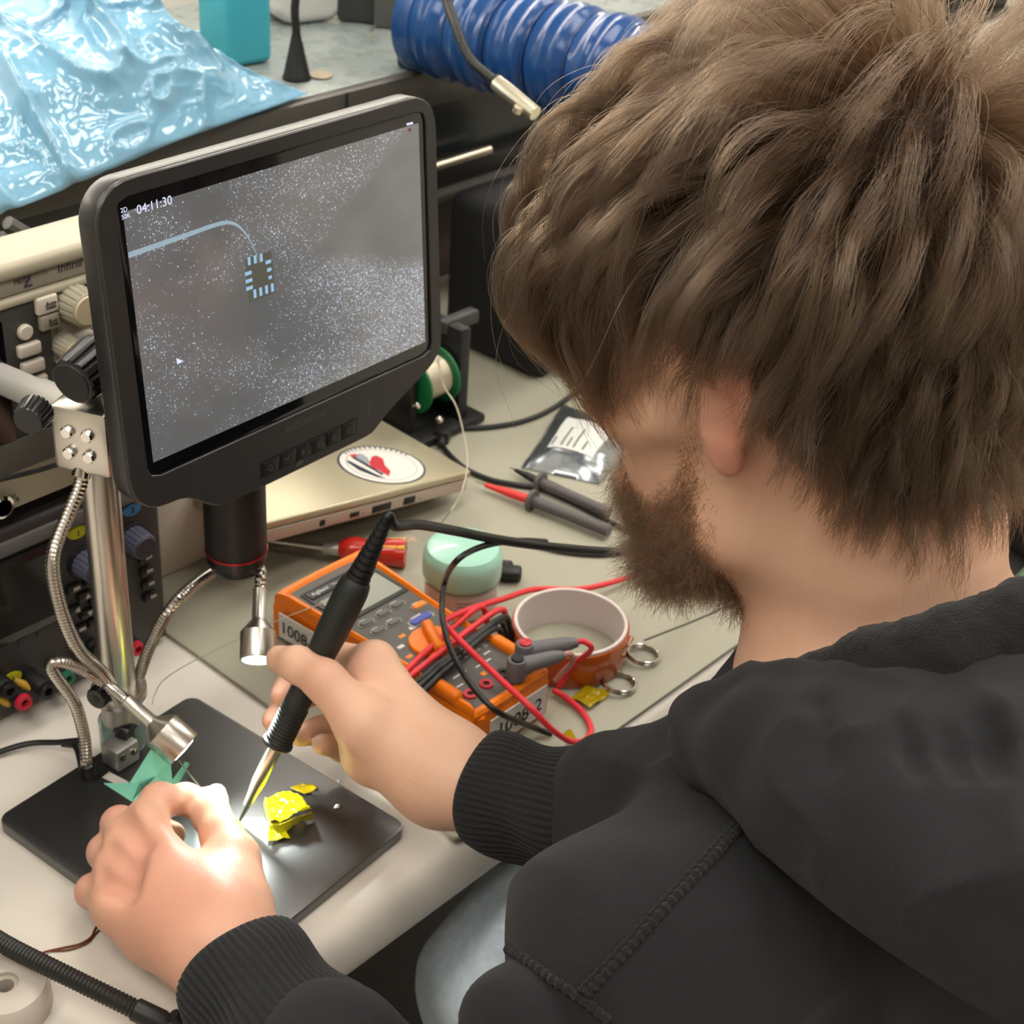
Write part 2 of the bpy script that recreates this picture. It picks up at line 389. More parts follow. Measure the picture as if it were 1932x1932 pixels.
bag = tag(mesh('plastic_bag', (P, F), M_bag, sharp=None), 'crumpled shiny light blue plastic bag lying over the shelf edge', 'bag')
sol = bag.modifiers.new('s', 'SOLIDIFY'); sol.thickness = .0012

# black box at the back of the bench
t = thing('black_speaker', 'black rounded box standing at the back of the bench behind the head', 'speaker', (1.1, .89, 0))
mesh('cabinet', bx(1.0, 1.2, .832, .955, .006, .155, .012, 3), mat('black_cloth', '121315', .75), t)
mesh('grille', bx(1.012, 1.188, .829, .834, .018, .143, .003), mat('grille_black', '0C0D0E', .9), t)
for x in (1.02, 1.18):
    for y in (.845, .94): mesh('foot', lathe([(0, 0), (.006, 0), (.006, .004), (0, .006)], 12, (0, 0, 1), (x, y, .0032)), M_black, t)
# ------------------------------------------------------------------ digital microscope
M_mblack = mat('monitor_black', '2A2929', .34, spec=.7, var=.05, vscale=80, bump=.03, bscale=900)
M_chrome = mat('polished_chrome', 'DEDCD8', .10, metal=1.0)
M_alu = mat('anodised_aluminium', 'CFCAC2', .30, metal=1.0)
M_alud = mat('cast_aluminium', 'B5B2AD', .42, metal=.8, var=.1)
M_braid = mat('steel_braid', 'BDB9B2', .22, metal=1.0)
M_knob = mat('black_knob', '17161A', .25)
M_plate = mat('plate_black', '242424', .36, ior=2.2, var=.05, vscale=160, bump=.04, bscale=1500)
L_, B_, Rr_ = A(.3366, .6704, 0), A(.492, .684, 0), A(.5084, .4970, 0)
scope = thing('digital_microscope', 'black digital microscope with large tilted screen on a chrome pole and black base plate', 'microscope', (.43, .6, 0))
ea, eb = nrm(B_ - L_), nrm(Rr_ - B_); ea = nrm(ea - eb * (ea @ eb)); pc = (L_ + Rr_) / 2
plate = mesh('base_plate', xf(prism(rrect(.156, .1875, .008, 6), 0, .0082, .0012, 2), fr(ea, -eb), pc + A(0, 0, .0003)), M_plate, scope)
M_foam = mat('foam_tag', 'CDC4BC', .6)
mesh('tag_sticker', xf(box(.016, .006, .0004), fr(PZ(243, 1485, .009) - PZ(198, 1462, .009), A(.6, 1, 0)), PZ(218, 1471, .0088)), M_foam, plate)

# pole and foot
px_, py_ = .4315, .675
pole = mesh('pole', lathe([(0, .02), (.0107, .02), (.0107, .268), (.0102, .270), (0, .270)], 40, (0, 0, 1), (px_, py_, 0)), M_alu, scope)
mesh('foot_sleeve', lathe([(0, .0085), (.0125, .0085), (.0125, .03), (.0118, .033), (.0118, .044), (0, .044)], 32, (0, 0, 1), (px_, py_, 0)), M_alud, scope)
mesh('collar', lathe([(.0107, .046), (.0165, .046), (.017, .047), (.017, .053), (.0165, .054), (.0107, .054)], 36, (0, 0, 1), (px_, py_, 0), closed=True), M_alu, scope)
kx = PY(180, 1320, .668)
kn = mesh('clamp_knob', lathe([(0, 0), (.0065, 0), (.007, .001), (.007, .012), (.004, .013), (.004, .02), (0, .02)], 24, A(px_, py_, kx[2]) - kx, kx), M_knob, scope)
mesh('socket', lathe([(0, -.0002), (.0028, -.0002), (.0028, .0005), (0, .0005)], 12, A(px_, py_, kx[2]) - kx, kx - nrm(A(px_, py_, kx[2]) - kx) * .0001), M_black, kn)
kx = PY(250, 1385, .66)
mesh('clamp_knob', lathe([(0, 0), (.006, 0), (.0065, .001), (.0065, .01), (0, .012)], 24, A(-.3, 1, 0), kx), M_knob, scope)
fb = PZ(205, 1425, .0085)
blk = mesh('foot_block', xf(box(.018, .016, .016, .002), fr((1, .1, 0), (-.1, 1, 0)), (px_ - .012, py_ - .014, .0165)), M_alud, scope)
for k in range(2): mesh('screw', lathe([(0, 0), (.0025, 0), (.0022, .001), (0, .0013)], 14, (-.2, -1, .2), (px_ - .016 + .008 * k, py_ - .0222, .019)), M_chrome, blk)
mesh('clear_sleeve', lathe([(.0128, .009), (.0145, .009), (.0145, .028), (.0128, .028)], 30, (0, 0, 1), (px_, py_, 0), closed=True), mat('clear_acrylic', 'BFE0D6', .1, trans=.7, ior=1.3), scope)

# arm clamp, knobs and side arm behind the screen
zc = float(PY(205, 790, py_)[2])
br = mesh('arm_bracket', xf(box(.026, .034, .040, .003), fr((.9, .44, 0), (-.44, .9, 0)), PY(172, 815, py_ - .012)), M_alu, scope)
bf = fr((.9, .44, 0), (-.44, .9, 0)); bo = PY(172, 815, py_ - .012)
fc = bo - bf[:, 0] * .0132
for a in (-.006, .006):
    for b in (-.007, .006): mesh('screw', lathe([(0, 0), (.0036, 0), (.0036, .002), (.0028, .003), (0, .003)], 16, -bf[:, 0], fc + bf[:, 1] * a + A(0, 0, b)), M_chrome, br)
a0, a1 = PY(165, 785, py_ - .005), PZ(-70, 683, zc + .005)
M_satin = mat('satin_silver', 'E6E3DD', .48, metal=.6)
mesh('side_arm', tube([a0, a0 + (a1 - a0) * .36], .0100, 28), M_satin, scope)
mesh('side_arm_tube', tube([a0 + (a1 - a0) * .34, a1], .0088, 28), M_satin, scope)
def fluted(o, ax, r, h, n=18):
    ax = nrm(ax); x = nrm(np.cross(ax, (0, 0, 1))); y = np.cross(ax, x); V, F = [], []; N = n * 6
    rows = [(0, .0, 0), (r * .82, 0, 0), (r * .86, .0006, 0), (r * .9, .001, 1), (r, h * .85, 1), (r * .97, h, 1), (0, h, 0)]
    for rr, hh, fl in rows:
        for k in range(N):
            a = 2 * math.pi * k / N; q = rr * (1 - (.07 if (k % 6) in (0, 1) else 0) * fl)
            V.append(tuple(o + ax * hh + (x * math.cos(a) + y * math.sin(a)) * q))
    for i in range(len(rows) - 1):
        for k in range(N): F.append((i * N + k, i * N + (k + 1) % N, (i + 1) * N + (k + 1) % N, (i + 1) * N + k))
    return V, F
k0 = PY(136, 722, py_ - .02)
kb = mesh('focus_knob', fluted(k0, (.93, .30, .12), .0150, .026, 14), M_knob, scope)
mesh('knob_cap', lathe([(0, -.0008), (.0105, -.0008), (.0115, .0004), (.0115, .001), (0, .001)], 36, (.93, .30, .12), k0), M_black, kb)
k1 = PY(52, 796, py_ - .035)
mesh('clamp_knob', fluted(k1, (.85, .52, .1), .0092, .012, 20), M_knob, scope)

# screen
MO = A(.42419, .61099, .24442)
m1 = A(.99804331, .0606002, -.01540005); m2 = A(.00968377, .09351491, .99557078); m3 = np.cross(m1, m2); MF = np.stack([m1, m2, m3], 1)
def ML(x, y, z=0.0): return MO + (m1 * x + m2 * y + m3 * z) / 1000.0
def arc(cx, cy, r, a0, a1, n=8): return [(cx + r * math.cos(math.radians(a0 + (a1 - a0) * i / n)), cy + r * math.sin(math.radians(a0 + (a1 - a0) * i / n))) for i in range(n + 1)]
out = arc(211, 132, 20, 0, 90) + arc(4, 131, 21, 90, 180) + arc(4, -6, 21, 180, 270)[:-1] + [(6, -27.2), (14, -27.6), (21, -29.6), (27, -34), (34, -39.5), (41, -42.6), (48, -43.6), (60, -44), (110, -44.3), (158, -44.4), (165, -43.6), (172, -39.8), (179, -35.4), (190, -30.6), (219, -18.4), (226, -13.6), (230, -7), (231, 2)]
def ring(outer, inner_wh, c, r, z0, z1, bev):
    """flat frame between an outline and a rounded rectangle"""
    N = 160
    def at(poly, a):
        best = None
        for i in range(len(poly)):
            p, q = A(*poly[i]) - c, A(*poly[(i + 1) % len(poly)]) - c; d = A(math.cos(a), math.sin(a)); e = q - p
            den = d[0] * e[1] - d[1] * e[0]
            if abs(den) < 1e-12: continue
            t = (p[0] * e[1] - p[1] * e[0]) / den; s = (p[0] * d[1] - p[1] * d[0]) / den
            if t > 0 and -1e-6 <= s <= 1 + 1e-6: best = t if best is None else max(best, t)
        return c + d * best
    c = A(*c); inn = rrect(inner_wh[0], inner_wh[1], r, 8, c)
    V, F = [], []
    for k in range(N):
        a = 2 * math.pi * k / N; o, i = at(out, a), at(inn, a); dn = nrm(o - i)
        for p, z in ((o, z0), (o, z1 - bev), (o - dn * bev, z1), (i + dn * bev * .6, z1), (i, z1 - bev * .6), (i, z0)): V.append((p[0], p[1], z))
    for k in range(N):
        for j in range(6): F.append((k * 6 + j, k * 6 + (j + 1) % 6, ((k + 1) % N) * 6 + (j + 1) % 6, ((k + 1) % N) * 6 + j))
    return V, F
mm2 = lambda g: xf(([tuple(x / 1000 for x in p) for p in g[0]], g[1]), MF, MO)
sc = mesh('display', mm2(prism(out, -15, -1.2, 2.2, 3)), M_mblack, scope)
mesh('bezel', mm2(ring(out, (226, 152), (108.5, 67.5), 7, -1.2, 0.6, .8)), M_mblack, sc)
M_glass = mat('screen_glass', '0B0C0E', .08, coat=.3)
mesh('glass', mm2(xf(prism(rrect(225.4, 151.4, 7), -1.4, -.35, .1), I3, (108.5, 67.5, 0))), M_glass, sc)
mesh('back_housing', mm2(prism(rrect(150, 110, 14, 6, (107, 60)), -34, -15, 4, 3)), M_mblack, sc)
mesh('neck_housing', mm2(xf(box(46, 60, 30, 6, 3), I3, (62, -4, -32))), M_mblack, sc)

# the picture on the screen
def screen_material():
    m = bpy.data.materials.new('live_picture'); m.use_nodes = True; nt = m.node_tree; N = nt.nodes; Lk = nt.links; b = N['Principled BSDF']
    uv = N.new('ShaderNodeUVMap')
    sep = N.new('ShaderNodeSeparateXYZ'); Lk.new(uv.outputs[0], sep.inputs[0]); X, Y = sep.outputs[0], sep.outputs[1]
    def ma(op, a, c=None, d=None, clamp=False):
        n = N.new('ShaderNodeMath'); n.operation = op; n.use_clamp = clamp
        for i, q in enumerate((a, c, d)):
            if q is None: continue
            if isinstance(q, (int, float)): n.inputs[i].default_value = q
            else: Lk.new(q, n.inputs[i])
        return n.outputs[0]
    def sstep(x, a, c):
        n = N.new('ShaderNodeMapRange'); n.interpolation_type = 'SMOOTHSTEP'; Lk.new(x, n.inputs[0]); n.inputs[1].default_value = a; n.inputs[2].default_value = c; return n.outputs[0]
    # blurred iron tip coming in from the far edge: inside when |y - yc(x)| < half(x)
    yc = ma('ADD', ma('MULTIPLY', ma('SUBTRACT', X, .50), .30), .57)
    half = ma('MULTIPLY', ma('SUBTRACT', X, .50), .78)
    ins = ma('MULTIPLY', ma('SUBTRACT', half, ma('ABSOLUTE', ma('SUBTRACT', Y, yc))), 12.0, clamp=True)
    ins = ma('MULTIPLY', ins, sstep(X, .49, .60))
    nz = N.new('ShaderNodeTexNoise'); nz.inputs['Scale'].default_value = 3.2; nz.inputs['Detail'].default_value = 3; Lk.new(uv.outputs[0], nz.inputs['Vector'])
    # grain: bright sparkling cells, denser towards the lit side
    sc_ = N.new('ShaderNodeVectorMath'); sc_.operation = 'MULTIPLY'; sc_.inputs[1].default_value = (1.6, 1, 1); Lk.new(uv.outputs[0], sc_.inputs[0])
    dens = ma('ADD', ma('MULTIPLY', sstep(ma('ADD', X, ma('MULTIPLY', Y, -.15)), .25, .95), .5), ma('MULTIPLY', sstep(nz.outputs['Fac'], .35, .65), .32))
    tot = None
    for s, th in ((72, .32), (110, .40), (165, .48)):
        v = N.new('ShaderNodeTexVoronoi'); v.voronoi_dimensions = '2D'; v.inputs['Scale'].default_value = s; Lk.new(sc_.outputs[0], v.inputs['Vector'])
        cs = N.new('ShaderNodeSeparateColor'); Lk.new(v.outputs['Color'], cs.inputs[0])
        on = ma('LESS_THAN', cs.outputs[0], ma('MULTIPLY', ma('POWER', dens, 1.5), th * 1.8))
        dot = ma('SUBTRACT', 1.0, ma('DIVIDE', v.outputs['Distance'], th), clamp=True)
        q = ma('MULTIPLY', ma('MULTIPLY', on, dot), cs.outputs[1]); tot = q if tot is None else ma('ADD', tot, q)
    spk = ma('MULTIPLY', tot, ma('SUBTRACT', 1.0, ins))
    base = ma('ADD', .105, ma('MULTIPLY', dens, .10))  # grey glow raised to stand in for room haze reflected in the screen
    base = ma('ADD', ma('MULTIPLY', base, ma('SUBTRACT', 1, ma('MULTIPLY', ins, .35))), ma('MULTIPLY', ma('MULTIPLY', ins, nz.outputs['Fac']), .06))
    spk = ma('MULTIPLY', spk, .95)
    cc = N.new('ShaderNodeCombineColor')
    for i_, (wb_, ws_) in enumerate(((1.0, .80), (.97, .95), (.94, 1.22))): Lk.new(ma('ADD', ma('MULTIPLY', base, wb_), ma('MULTIPLY', spk, ws_)), cc.inputs[i_])
    b.inputs['Base Color'].default_value = (.01, .011, .013, 1); b.inputs['Roughness'].default_value = .12; b.inputs['IOR'].default_value = 2.2
    Lk.new(cc.outputs[0], b.inputs['Emission Color']); b.inputs['Emission Strength'].default_value = 1.0
    return m
g = ([tuple(ML(*p)) for p in ((0, 0, -.25), (216.3, 0, -.25), (216.3, 136.4, -.25), (0, 136.4, -.25))], [(0, 1, 2, 3)])
pic = mesh('live_picture', g, screen_material(), sc, smooth=False)
ul = pic.data.uv_layers.new(name='UVMap')
vuv = {0: (0, 0), 1: (1, 0), 2: (1, 1), 3: (0, 1)}
for lp in pic.data.loops: ul.data[lp.index].uv = vuv[lp.vertex_index]
M_pad = mat('picture_blue', '000000', .5, emit='9CC4E4', estr=.9); M_wire_p = mat('picture_wire', '000000', .5, emit='A9C0CC', estr=.75)
M_ui = mat('picture_white', '000000', .5, emit='DDE4FF', estr=1.0); M_chipp = mat('picture_chip', '050607', .5, emit='5C5A4E', estr=.8)
def Mpx(u, v):
    d = ray(u, v); t = ((MO - CAMP) @ m3) / (d @ m3); p = CAMP + d * t - MO; return (p @ m1) * 1000, (p @ m2) * 1000
def mpoly(name, pts, z, m):
    g = prism(pts, 0, .03)
    return mesh(name, mm2(([(p[0], p[1], p[2] + z) for p in g[0]], g[1])), m, sc, smooth=False)
mpoly('chip_picture', [Mpx(*p) for p in ((463, 488), (512, 474), (520, 552), (470, 572))][::-1], -.22, M_chipp)
c00, c10, c01, c11 = [A(*Mpx(*p)) for p in ((466, 492), (508, 480), (472, 562), (516, 546))]
def quadp(s, t): return c00 * (1 - s) * (1 - t) + c10 * s * (1 - t) + c01 * (1 - s) * t + c11 * s * t
def pad(s, t, w, h):
    p = quadp(s, t); return mpoly('pad_picture', [(p[0] - w, p[1] - h), (p[0] + w, p[1] - h), (p[0] + w, p[1] + h), (p[0] - w, p[1] + h)], -.16, M_pad)
for k in range(4):
    if k != 3: pad(.1 + .27 * k, .03, 1.0, 2.2)
    pad(.22 + .25 * k, .94, 1.0, 2.4)
    if k < 3: pad(.02, .34 + .2 * k, 2.4, 1.0)
for k in range(3): pad(.93, .2 + .22 * k, 2.0 - .4 * k, 1.0)
wl = [Mpx(*p) for p in ((243, 482), (300, 462), (360, 441), (405, 425), (432, 420), (452, 428), (470, 450), (484, 478), (490, 495))]
wl3 = smoothline([(p[0], p[1], 0) for p in wl], 6); wr = [1.5 - 1.0 * i / len(wl3) for i in range(len(wl3))]
up = [(p[0], p[1] + r) for p, r in zip(wl3, wr)]; dn = [(p[0], p[1] - r) for p, r in zip(wl3, wr)]
mpoly('wire_picture', up[::-1] + dn, -.19, M_wire_p)
mpoly('cursor_picture', [Mpx(333, 676), Mpx(346, 681), Mpx(335, 688)], -.15, M_ui)
x0, y0 = Mpx(259, 405); text('04:11:30', .0066, ML(x0, y0, -.2), m1, m2, M_ui, sc, 'clock_text', .00002)
x0, y0 = Mpx(230, 415)
text('2D', .0034, ML(x0, y0 + 3.4, -.2), m1, m2, M_ui, sc, 'icon_text', .00002); text('50K', .0034, ML(x0, y0, -.2), m1, m2, M_ui, sc, 'icon_text', .00002)
mpoly('battery_icon', [Mpx(767, 233), Mpx(779, 230), Mpx(780, 234), Mpx(768, 237)][::-1], -.15, M_ui)
mpoly('record_icon', [Mpx(771, 243), Mpx(776, 242), Mpx(776, 247), Mpx(771, 248)][::-1], -.15, mat('picture_red', '000000', .5, emit='8A4038', estr=.6))
# brand and keys on the chin
M_print = mat('bezel_print', '4B4A49', .5); M_key = mat('key_black', '1D1C1C', .38)
text('ANDONSTAR', .0056, ML(*Mpx(536, 818), .65), m1, m2, M_print, sc, 'brand_text', .00003)
kx0, ky0 = 73, -37.5
keyw = [13.5, 13, 13, 12.5, 12.5, 12.5]; x = kx0; syms = ['O', 'M', '\u0245', 'V', 'G', 'C']
for i, w in enumerate(keyw):
    sl = 2.2 if i in (1, 2) else (-2.2 if i in (3,) else 1.0)
    pts = [(x + .5, ky0), (x + w - .5, ky0), (x + w - .5 + sl, ky0 + 8.2), (x + .5 + sl, ky0 + 8.2)]
    k_ = mesh('key', mm2(xf(prism(pts, 0, .7, .15), I3, (0, 0, .55))), M_key, sc)
    x += w
    text(syms[i], .0050, ML(pts[0][0] + 4, ky0 + 2.2, 1.28), m1, m2, M_print, k_ if False else sc, 'key_symbol', .00002)
mpoly('key_strip', [(kx0 - 2, ky0 - 1), (x + 1, ky0 - 1), (x + 3, ky0 + 9.4), (kx0, ky0 + 9.4)], .62, M_black)
mpoly('bezel_mark', [(100, -41.5), (105, -41.5), (106.5, -38.5), (101.5, -38.5)], .63, mat('mark_tan', '55503F', .5))
mpoly('bezel_mark', [(160, -33), (161, -33), (165, -22), (164, -22)], .63, M_print)

# lens barrel
lo = PY(447, 1064, .648); lx, ly = lo[0], lo[1]; zb = lo[2]
lens = mesh('lens_barrel', lathe([(0, .012), (.0184, .012), (.0188, .013), (.0188, .085), (0, .085)], 40, (0, 0, 1), (lx, ly, zb)), mat('barrel_black', '141312', .5), scope)
mesh('lens_ring', lathe([(.0180, .0112), (.0192, .0112), (.0192, .0126), (.0180, .0126)], 40, (0, 0, 1), (lx, ly, zb), closed=True), mat('ring_red', 'A02830', .3, metal=.5), lens)
mesh('lens_mount', lathe([(0, -.002), (.013, -.002), (.0158, -.0012), (.0168, .001), (.0172, .004), (.0184, .0052), (.0184, .0110), (0, .0110)], 40, (0, 0, 1), (lx, ly, zb)), mat('mount_black', '1B1A1A', .35), lens)
mesh('lens_glass', lathe([(0, -.0035), (.008, -.003), (.0095, -.0018), (0, -.0015)], 24, (0, 0, 1), (lx, ly, zb)), M_glass, lens)

# gooseneck lamps
M_led = mat('led_face', 'FFFFFF', .4, emit='E8FFFA', estr=9.0)
def lamp_head(pos, ax, r, name='lamp_head'):
    """pos = centre of the light face, ax points where the light goes"""
    ax = nrm(ax)
    h = mesh(name, lathe([(0, -.045), (.0042, -.045), (.0042, -.026), (.0048, -.025), (r, -.0175), (r, -.001), (r * .97, 0), (r * .88, 0), (r * .86, -.002), (0, -.002)], 40, ax, pos), M_alu, scope)
    mesh('led_lens', lathe([(0, .0008), (r * .6, .0004), (r * .86, -.0014), (0, -.0016)], 32, ax, pos), M_led, h)
    d = bpy.data.lights.new('led_spot', 'SPOT'); d.energy = 0.0; d.spot_size = math.radians(75); d.spot_blend = .8; d.shadow_soft_size = .009; d.color = (.93, 1.0, .96)
    o = bpy.data.objects.new('led_spot', d); COL.objects.link(o)
    o.matrix_world = Matrix.Translation(Vector(pos + ax * .003)) @ Vector(ax).to_track_quat('-Z', 'Y').to_matrix().to_4x4()
    fadopt(o, h)
    return h, d
hp = PY(486, 1246, .600); hax = nrm(CR.T @ A(.03, -.93, .37))
h1, ld1 = lamp_head(hp, hax, .0108); ld1.energy = 1.1; ld1.spot_size = math.radians(70); ld1.spot_blend = .6
top1 = hp - hax * .044
neck = smoothline([A(px_ + .013, py_ - .002, .05), PY(262, 1278, .672), PY(285, 1215, .665), PY(328, 1140, .655), PY(392, 1084, .668), PY(440, 1062, .678), PY(480, 1068, .660), top1 - hax * .012, top1], 10)
mesh('gooseneck', ribbed(neck, .0038, .0024, .0006, 12), M_braid, scope)
tgt = PZ(545, 1655, .0085)
hp = PY(347, 1415, .603); ax2 = nrm(CR.T @ nrm(A(.745, -.667, -.06)))
h2, ld2 = lamp_head(hp, ax2, .0122); ld2.energy = 1.8; ld2.spot_size = math.radians(85)
top2 = hp - ax2 * .044
f2 = PZ(168, 1468, .0085)
neck = smoothline([f2 + A(0, 0, .012), PY(163, 1435, f2[1] - .002), PY(158, 1385, f2[1]), PY(140, 1325, f2[1]), PY(105, 1275, f2[1]), PY(97, 1255, f2[1]), PY(118, 1249, f2[1]), PY(160, 1265, f2[1]), PY(200, 1290, f2[1] - .001), top2], 10)
mesh('gooseneck', ribbed(neck, .0038, .0024, .0006, 12), M_braid, scope)
mesh('strain_sleeve', tube([f2 + A(.001, 0, -.0003), f2 + A(0, 0, .014)], [.0052, .0046], 16), M_black, scope)
tb = [PY(160, 868, .662), PY(150, 920, .66), PY(125, 980, .66), PY(102, 1040, .66), PY(101, 1090, .66), PY(118, 1160, .66), PY(150, 1228, .66), PY(195, 1272, .66), A(px_ - .008, py_ - .011, .052)]
mesh('gooseneck', ribbed(smoothline(tb, 10), .0042, .0024, .0006, 12), M_braid, scope)
mesh('ferrule', tube([PY(152, 900, .66), PY(162, 862, .662), PY(172, 830, .664)], .0052, 18), M_chrome, scope)
cb = [f2 + A(-.004, 0, .008), PZ(140, 1406, .013), PZ(100, 1401, .008), PZ(40, 1406, .005), PZ(-60, 1440, .003)]
mesh('supply_cable', tube(smoothline(cb, 8), .0019, 10), M_black, scope)
mesh('cable_boot', tube([cb[1] + A(.003, 0, .0), PZ(118, 1402, .0105)], [.0036, .0026], 12), M_black, scope)
# ------------------------------------------------------------------ instruments at the back
YF = .752
def FY(u, v): p = PY(u, v, YF); return p[0], p[2]
M_cream = mat('instrument_cream', 'B5AC96', .45, var=.03)
M_creamd = mat('instrument_greybeige', '9C9484', .5, var=.04)
M_panelg = mat('instrument_panel', '3F3D3A', .5)
M_knobg = mat('knob_greige', 'A9A28F', .45); M_keyw = mat('key_ivory', 'D8CCBC', .45)
M_ink = mat('ink_dark', '4C443E', .6)
t = thing('oscilloscope', 'beige bench oscilloscope with cream knobs stacked on the black power supply', 'oscilloscope', (.42, .85, .147))
X0, X1, Z0, Z1 = .20, .60, .150, .306
cs = [(YF + .004, Z0), (YF + .004, Z1 + .002), (YF + .03, Z1 + .003), (YF + .06, Z1 - .010), (YF + .15, Z1 - .065), (YF + .15, Z0)]
V = [(x, y, z) for x in (X0, X1) for y, z in cs]; n = len(cs)
mesh('case', (V, [tuple(range(n)), tuple(range(n, 2 * n))[::-1]] + [(i, (i + 1) % n, n + (i + 1) % n, n + i) for i in range(n)]), M_cream, t, sharp=30)
mesh('top_lip', bx(X0 - .002, X1 + .002, YF - .007, YF + .03, Z1 - .006, Z1 + .004, .004, 4), M_cream, t)
fac = mesh('face', bx(X0, X1, YF - .001, YF + .006, Z0 + .002, Z1 - .006, .002), M_cream, t)
mesh('badge_strip', bx(X0 + .004, X1 - .004, YF - .003, YF, Z1 - .0165, Z1 - .004, .001), M_creamd, t)
mesh('lower_lip', bx(X0 - .001, X1 + .001, YF - .006, YF + .01, Z1 - .0225, Z1 - .0170, .002, 3), M_cream, t)
x, z = FY(103, 512); text('InfiniiVision', .0078, (x, YF - .0032, z), (1, 0, 0), (0, 0, 1), M_ink, t, 'model_text')
x, z = FY(20, 535); text('MEGA', .0042, (x, YF - .0032, z), (1, 0, 0), (0, 0, 1), M_ink, t, 'badge_text')
x, z = FY(38, 535); text('Z', .0090, (x, YF - .0034, z - .0015), (1, 0, 0), (.35, 0, 1), mat('ink_violet', '4A3550', .6), t, 'badge_text')
x, z = FY(56, 522); text('OOM', .0042, (x, YF - .0032, z), (1, 0, 0), (0, 0, 1), M_creamd, t, 'badge_text')
xa, za = FY(48, 548); xb, zb_ = FY(85, 745)
mesh('screen_surround', bx(X0 + .01, xa + .012, YF - .004, YF, Z0 + .028, za, .002), M_panelg, t)
mesh('screen', bx(X0 + .02, xa - .020, YF - .005, YF - .003, Z0 + .036, za - .012), M_glass, t)
mesh('control_field', bx(xa + .016, X1 - .008, YF - .003, YF, Z0 + .028, Z1 - .024, .001), M_creamd, t)
mesh('menu_strip', bx(X0 + .02, xa + .010, YF - .0055, YF - .003, Z0 + .030, Z0 + .05, .001), mat('strip_grey', '595651', .5), t)
def key(u, v, w, h, m, rnd=False):
    x, z = FY(u, v)
    if rnd: return mesh('button', lathe([(0, 0), (w, 0), (w, .003), (w * .8, .004), (0, .004)], 18, (0, -1, 0), (x, YF - .003, z)), m, t)
    return mesh('button', bx(x - w, x + w, YF - .0075, YF - .002, z - h, z + h, .0015, 3), m, t)
key(38, 621, .0048, 0, M_keyw, True)
for u, v in ((45, 653), (52, 685), (58, 716)): key(u, v, .0075, .0040, M_keyw)
k = key(77, 568, .0070, .0055, M_keyw); key(83, 600, .0066, .0048, M_creamd); key(150, 632, .0060, .004, M_keyw)
for u, v, s in ((72, 567, 'Auto'), (72, 574, 'Scale'), (78, 599, 'Run'), (78, 606, 'Stop')):
    x, z = FY(u, v); text(s, .0035, (x, YF - .0078, z - .001), (1, 0, 0), (0, 0, 1), M_ink, t, 'button_text')
def bigknob(u, v, r, h, m1_, m2_, par):
    x, z = FY(u, v); o = A(x, YF - .003, z)
    kk = mesh('knob', fluted(o + A(0, -h, 0), (0, 1, 0), r, h, 16), m1_, par)
    mesh('knob_cap', lathe([(0, .0012), (r * .72, .0012), (r * .78, .0002), (r * .78, -.001), (0, -.001)], 30, (0, -1, 0), o + A(0, -h, 0)), m2_, kk)
    return kk
M_keyc = mat('knob_cap_cream', 'CDBE9A', .4)
bigknob(130, 566, .0118, .016, M_knobg, M_keyc, t); bigknob(112, 645, .0078, .013, M_knobg, M_keyc, t)
x, z = FY(-8, 948)
mesh('bnc_port', lathe([(0, 0), (.0075, 0), (.0075, .008), (.0055, .009), (.0055, .001), (0, .001)], 24, (0, -1, 0), (x, YF, z)), M_chrome, t)
for u, v, s in ((10, 938, 'Ext'), (12, 945, 'Trig')): x, z = FY(u, v); text(s, .004, (x, YF - .0035, z), (1, 0, 0), (0, 0, 1), M_ink, t, 'port_text')
x, z = FY(128, 885); text('1', .0065, (x, YF - .004, z), (1, 0, 0), (0, 0, 1), mat('ink_yellow', 'B59A2C', .5), t, 'port_text')
for x in (X0 + .03, X1 - .08):
    for y in (YF + .02, YF + .12): mesh('foot', lathe([(0, 0), (.008, 0), (.008, .009), (0, .009)], 14, (0, 0, 1), (x, y, .1412)), M_black, t)

p_ = thing('power_supply', 'dark grey bench power supply with round knobs and coloured banana sockets', 'power supply', (.41, .85, 0))
M_psu = mat('psu_face', '3A3636', .5, var=.05); M_psuc = mat('psu_case', '4B4847', .5)
PX0, PX1, PZ0, PZ1 = .300, .521, .006, .140
mesh('case', bx(PX0, PX1, YF + .006, YF + .235, PZ0, PZ1, .004), M_psuc, p_)
mesh('face', bx(PX0 - .001, PX1 + .002, YF - .002, YF + .008, PZ0 - .002, PZ1 + .001, .004, 3), M_psu, p_)
xa, za = FY(0, 1010); xb, zb2 = FY(150, 952)
mesh('top_trim', bx(PX0 + .003, PX1 - .004, YF - .005, YF - .001, PZ1 - .016, PZ1 - .006, .002), mat('psu_trim', '6A6765', .4), p_)
xl, zt = FY(78, 1030); _, zl = FY(92, 1150)
mesh('display_frame', bx(PX0 + .008, xl + .006, YF - .006, YF - .001, zl - .008, zt + .004, .003), mat('psu_gloss', '1C1A1A', .2), p_)
mesh('display', bx(PX0 + .014, xl, YF - .007, YF - .005, zl, zt - .002), mat('psu_lcd', '24231F', .12), p_)
M_kblue = mat('knob_slate', '55566A', .45); M_kdark = mat('knob_slate_dark', '3C3B45', .45)
YFk = YF
def pknob(u, v, r): 
    x, z = FY(u, v); o = A(x, YF - .002, z)
    mesh('knob_skirt', lathe([(0, 0), (r * 1.18, 0), (r * 1.12, .003), (0, .003)], 30, (0, -1, 0), o), M_black, p_)
    return bigknob(u, v, r, .015, M_kblue, M_kdark, p_)
pknob(152, 1056, .0100); pknob(243, 1012, .0100)
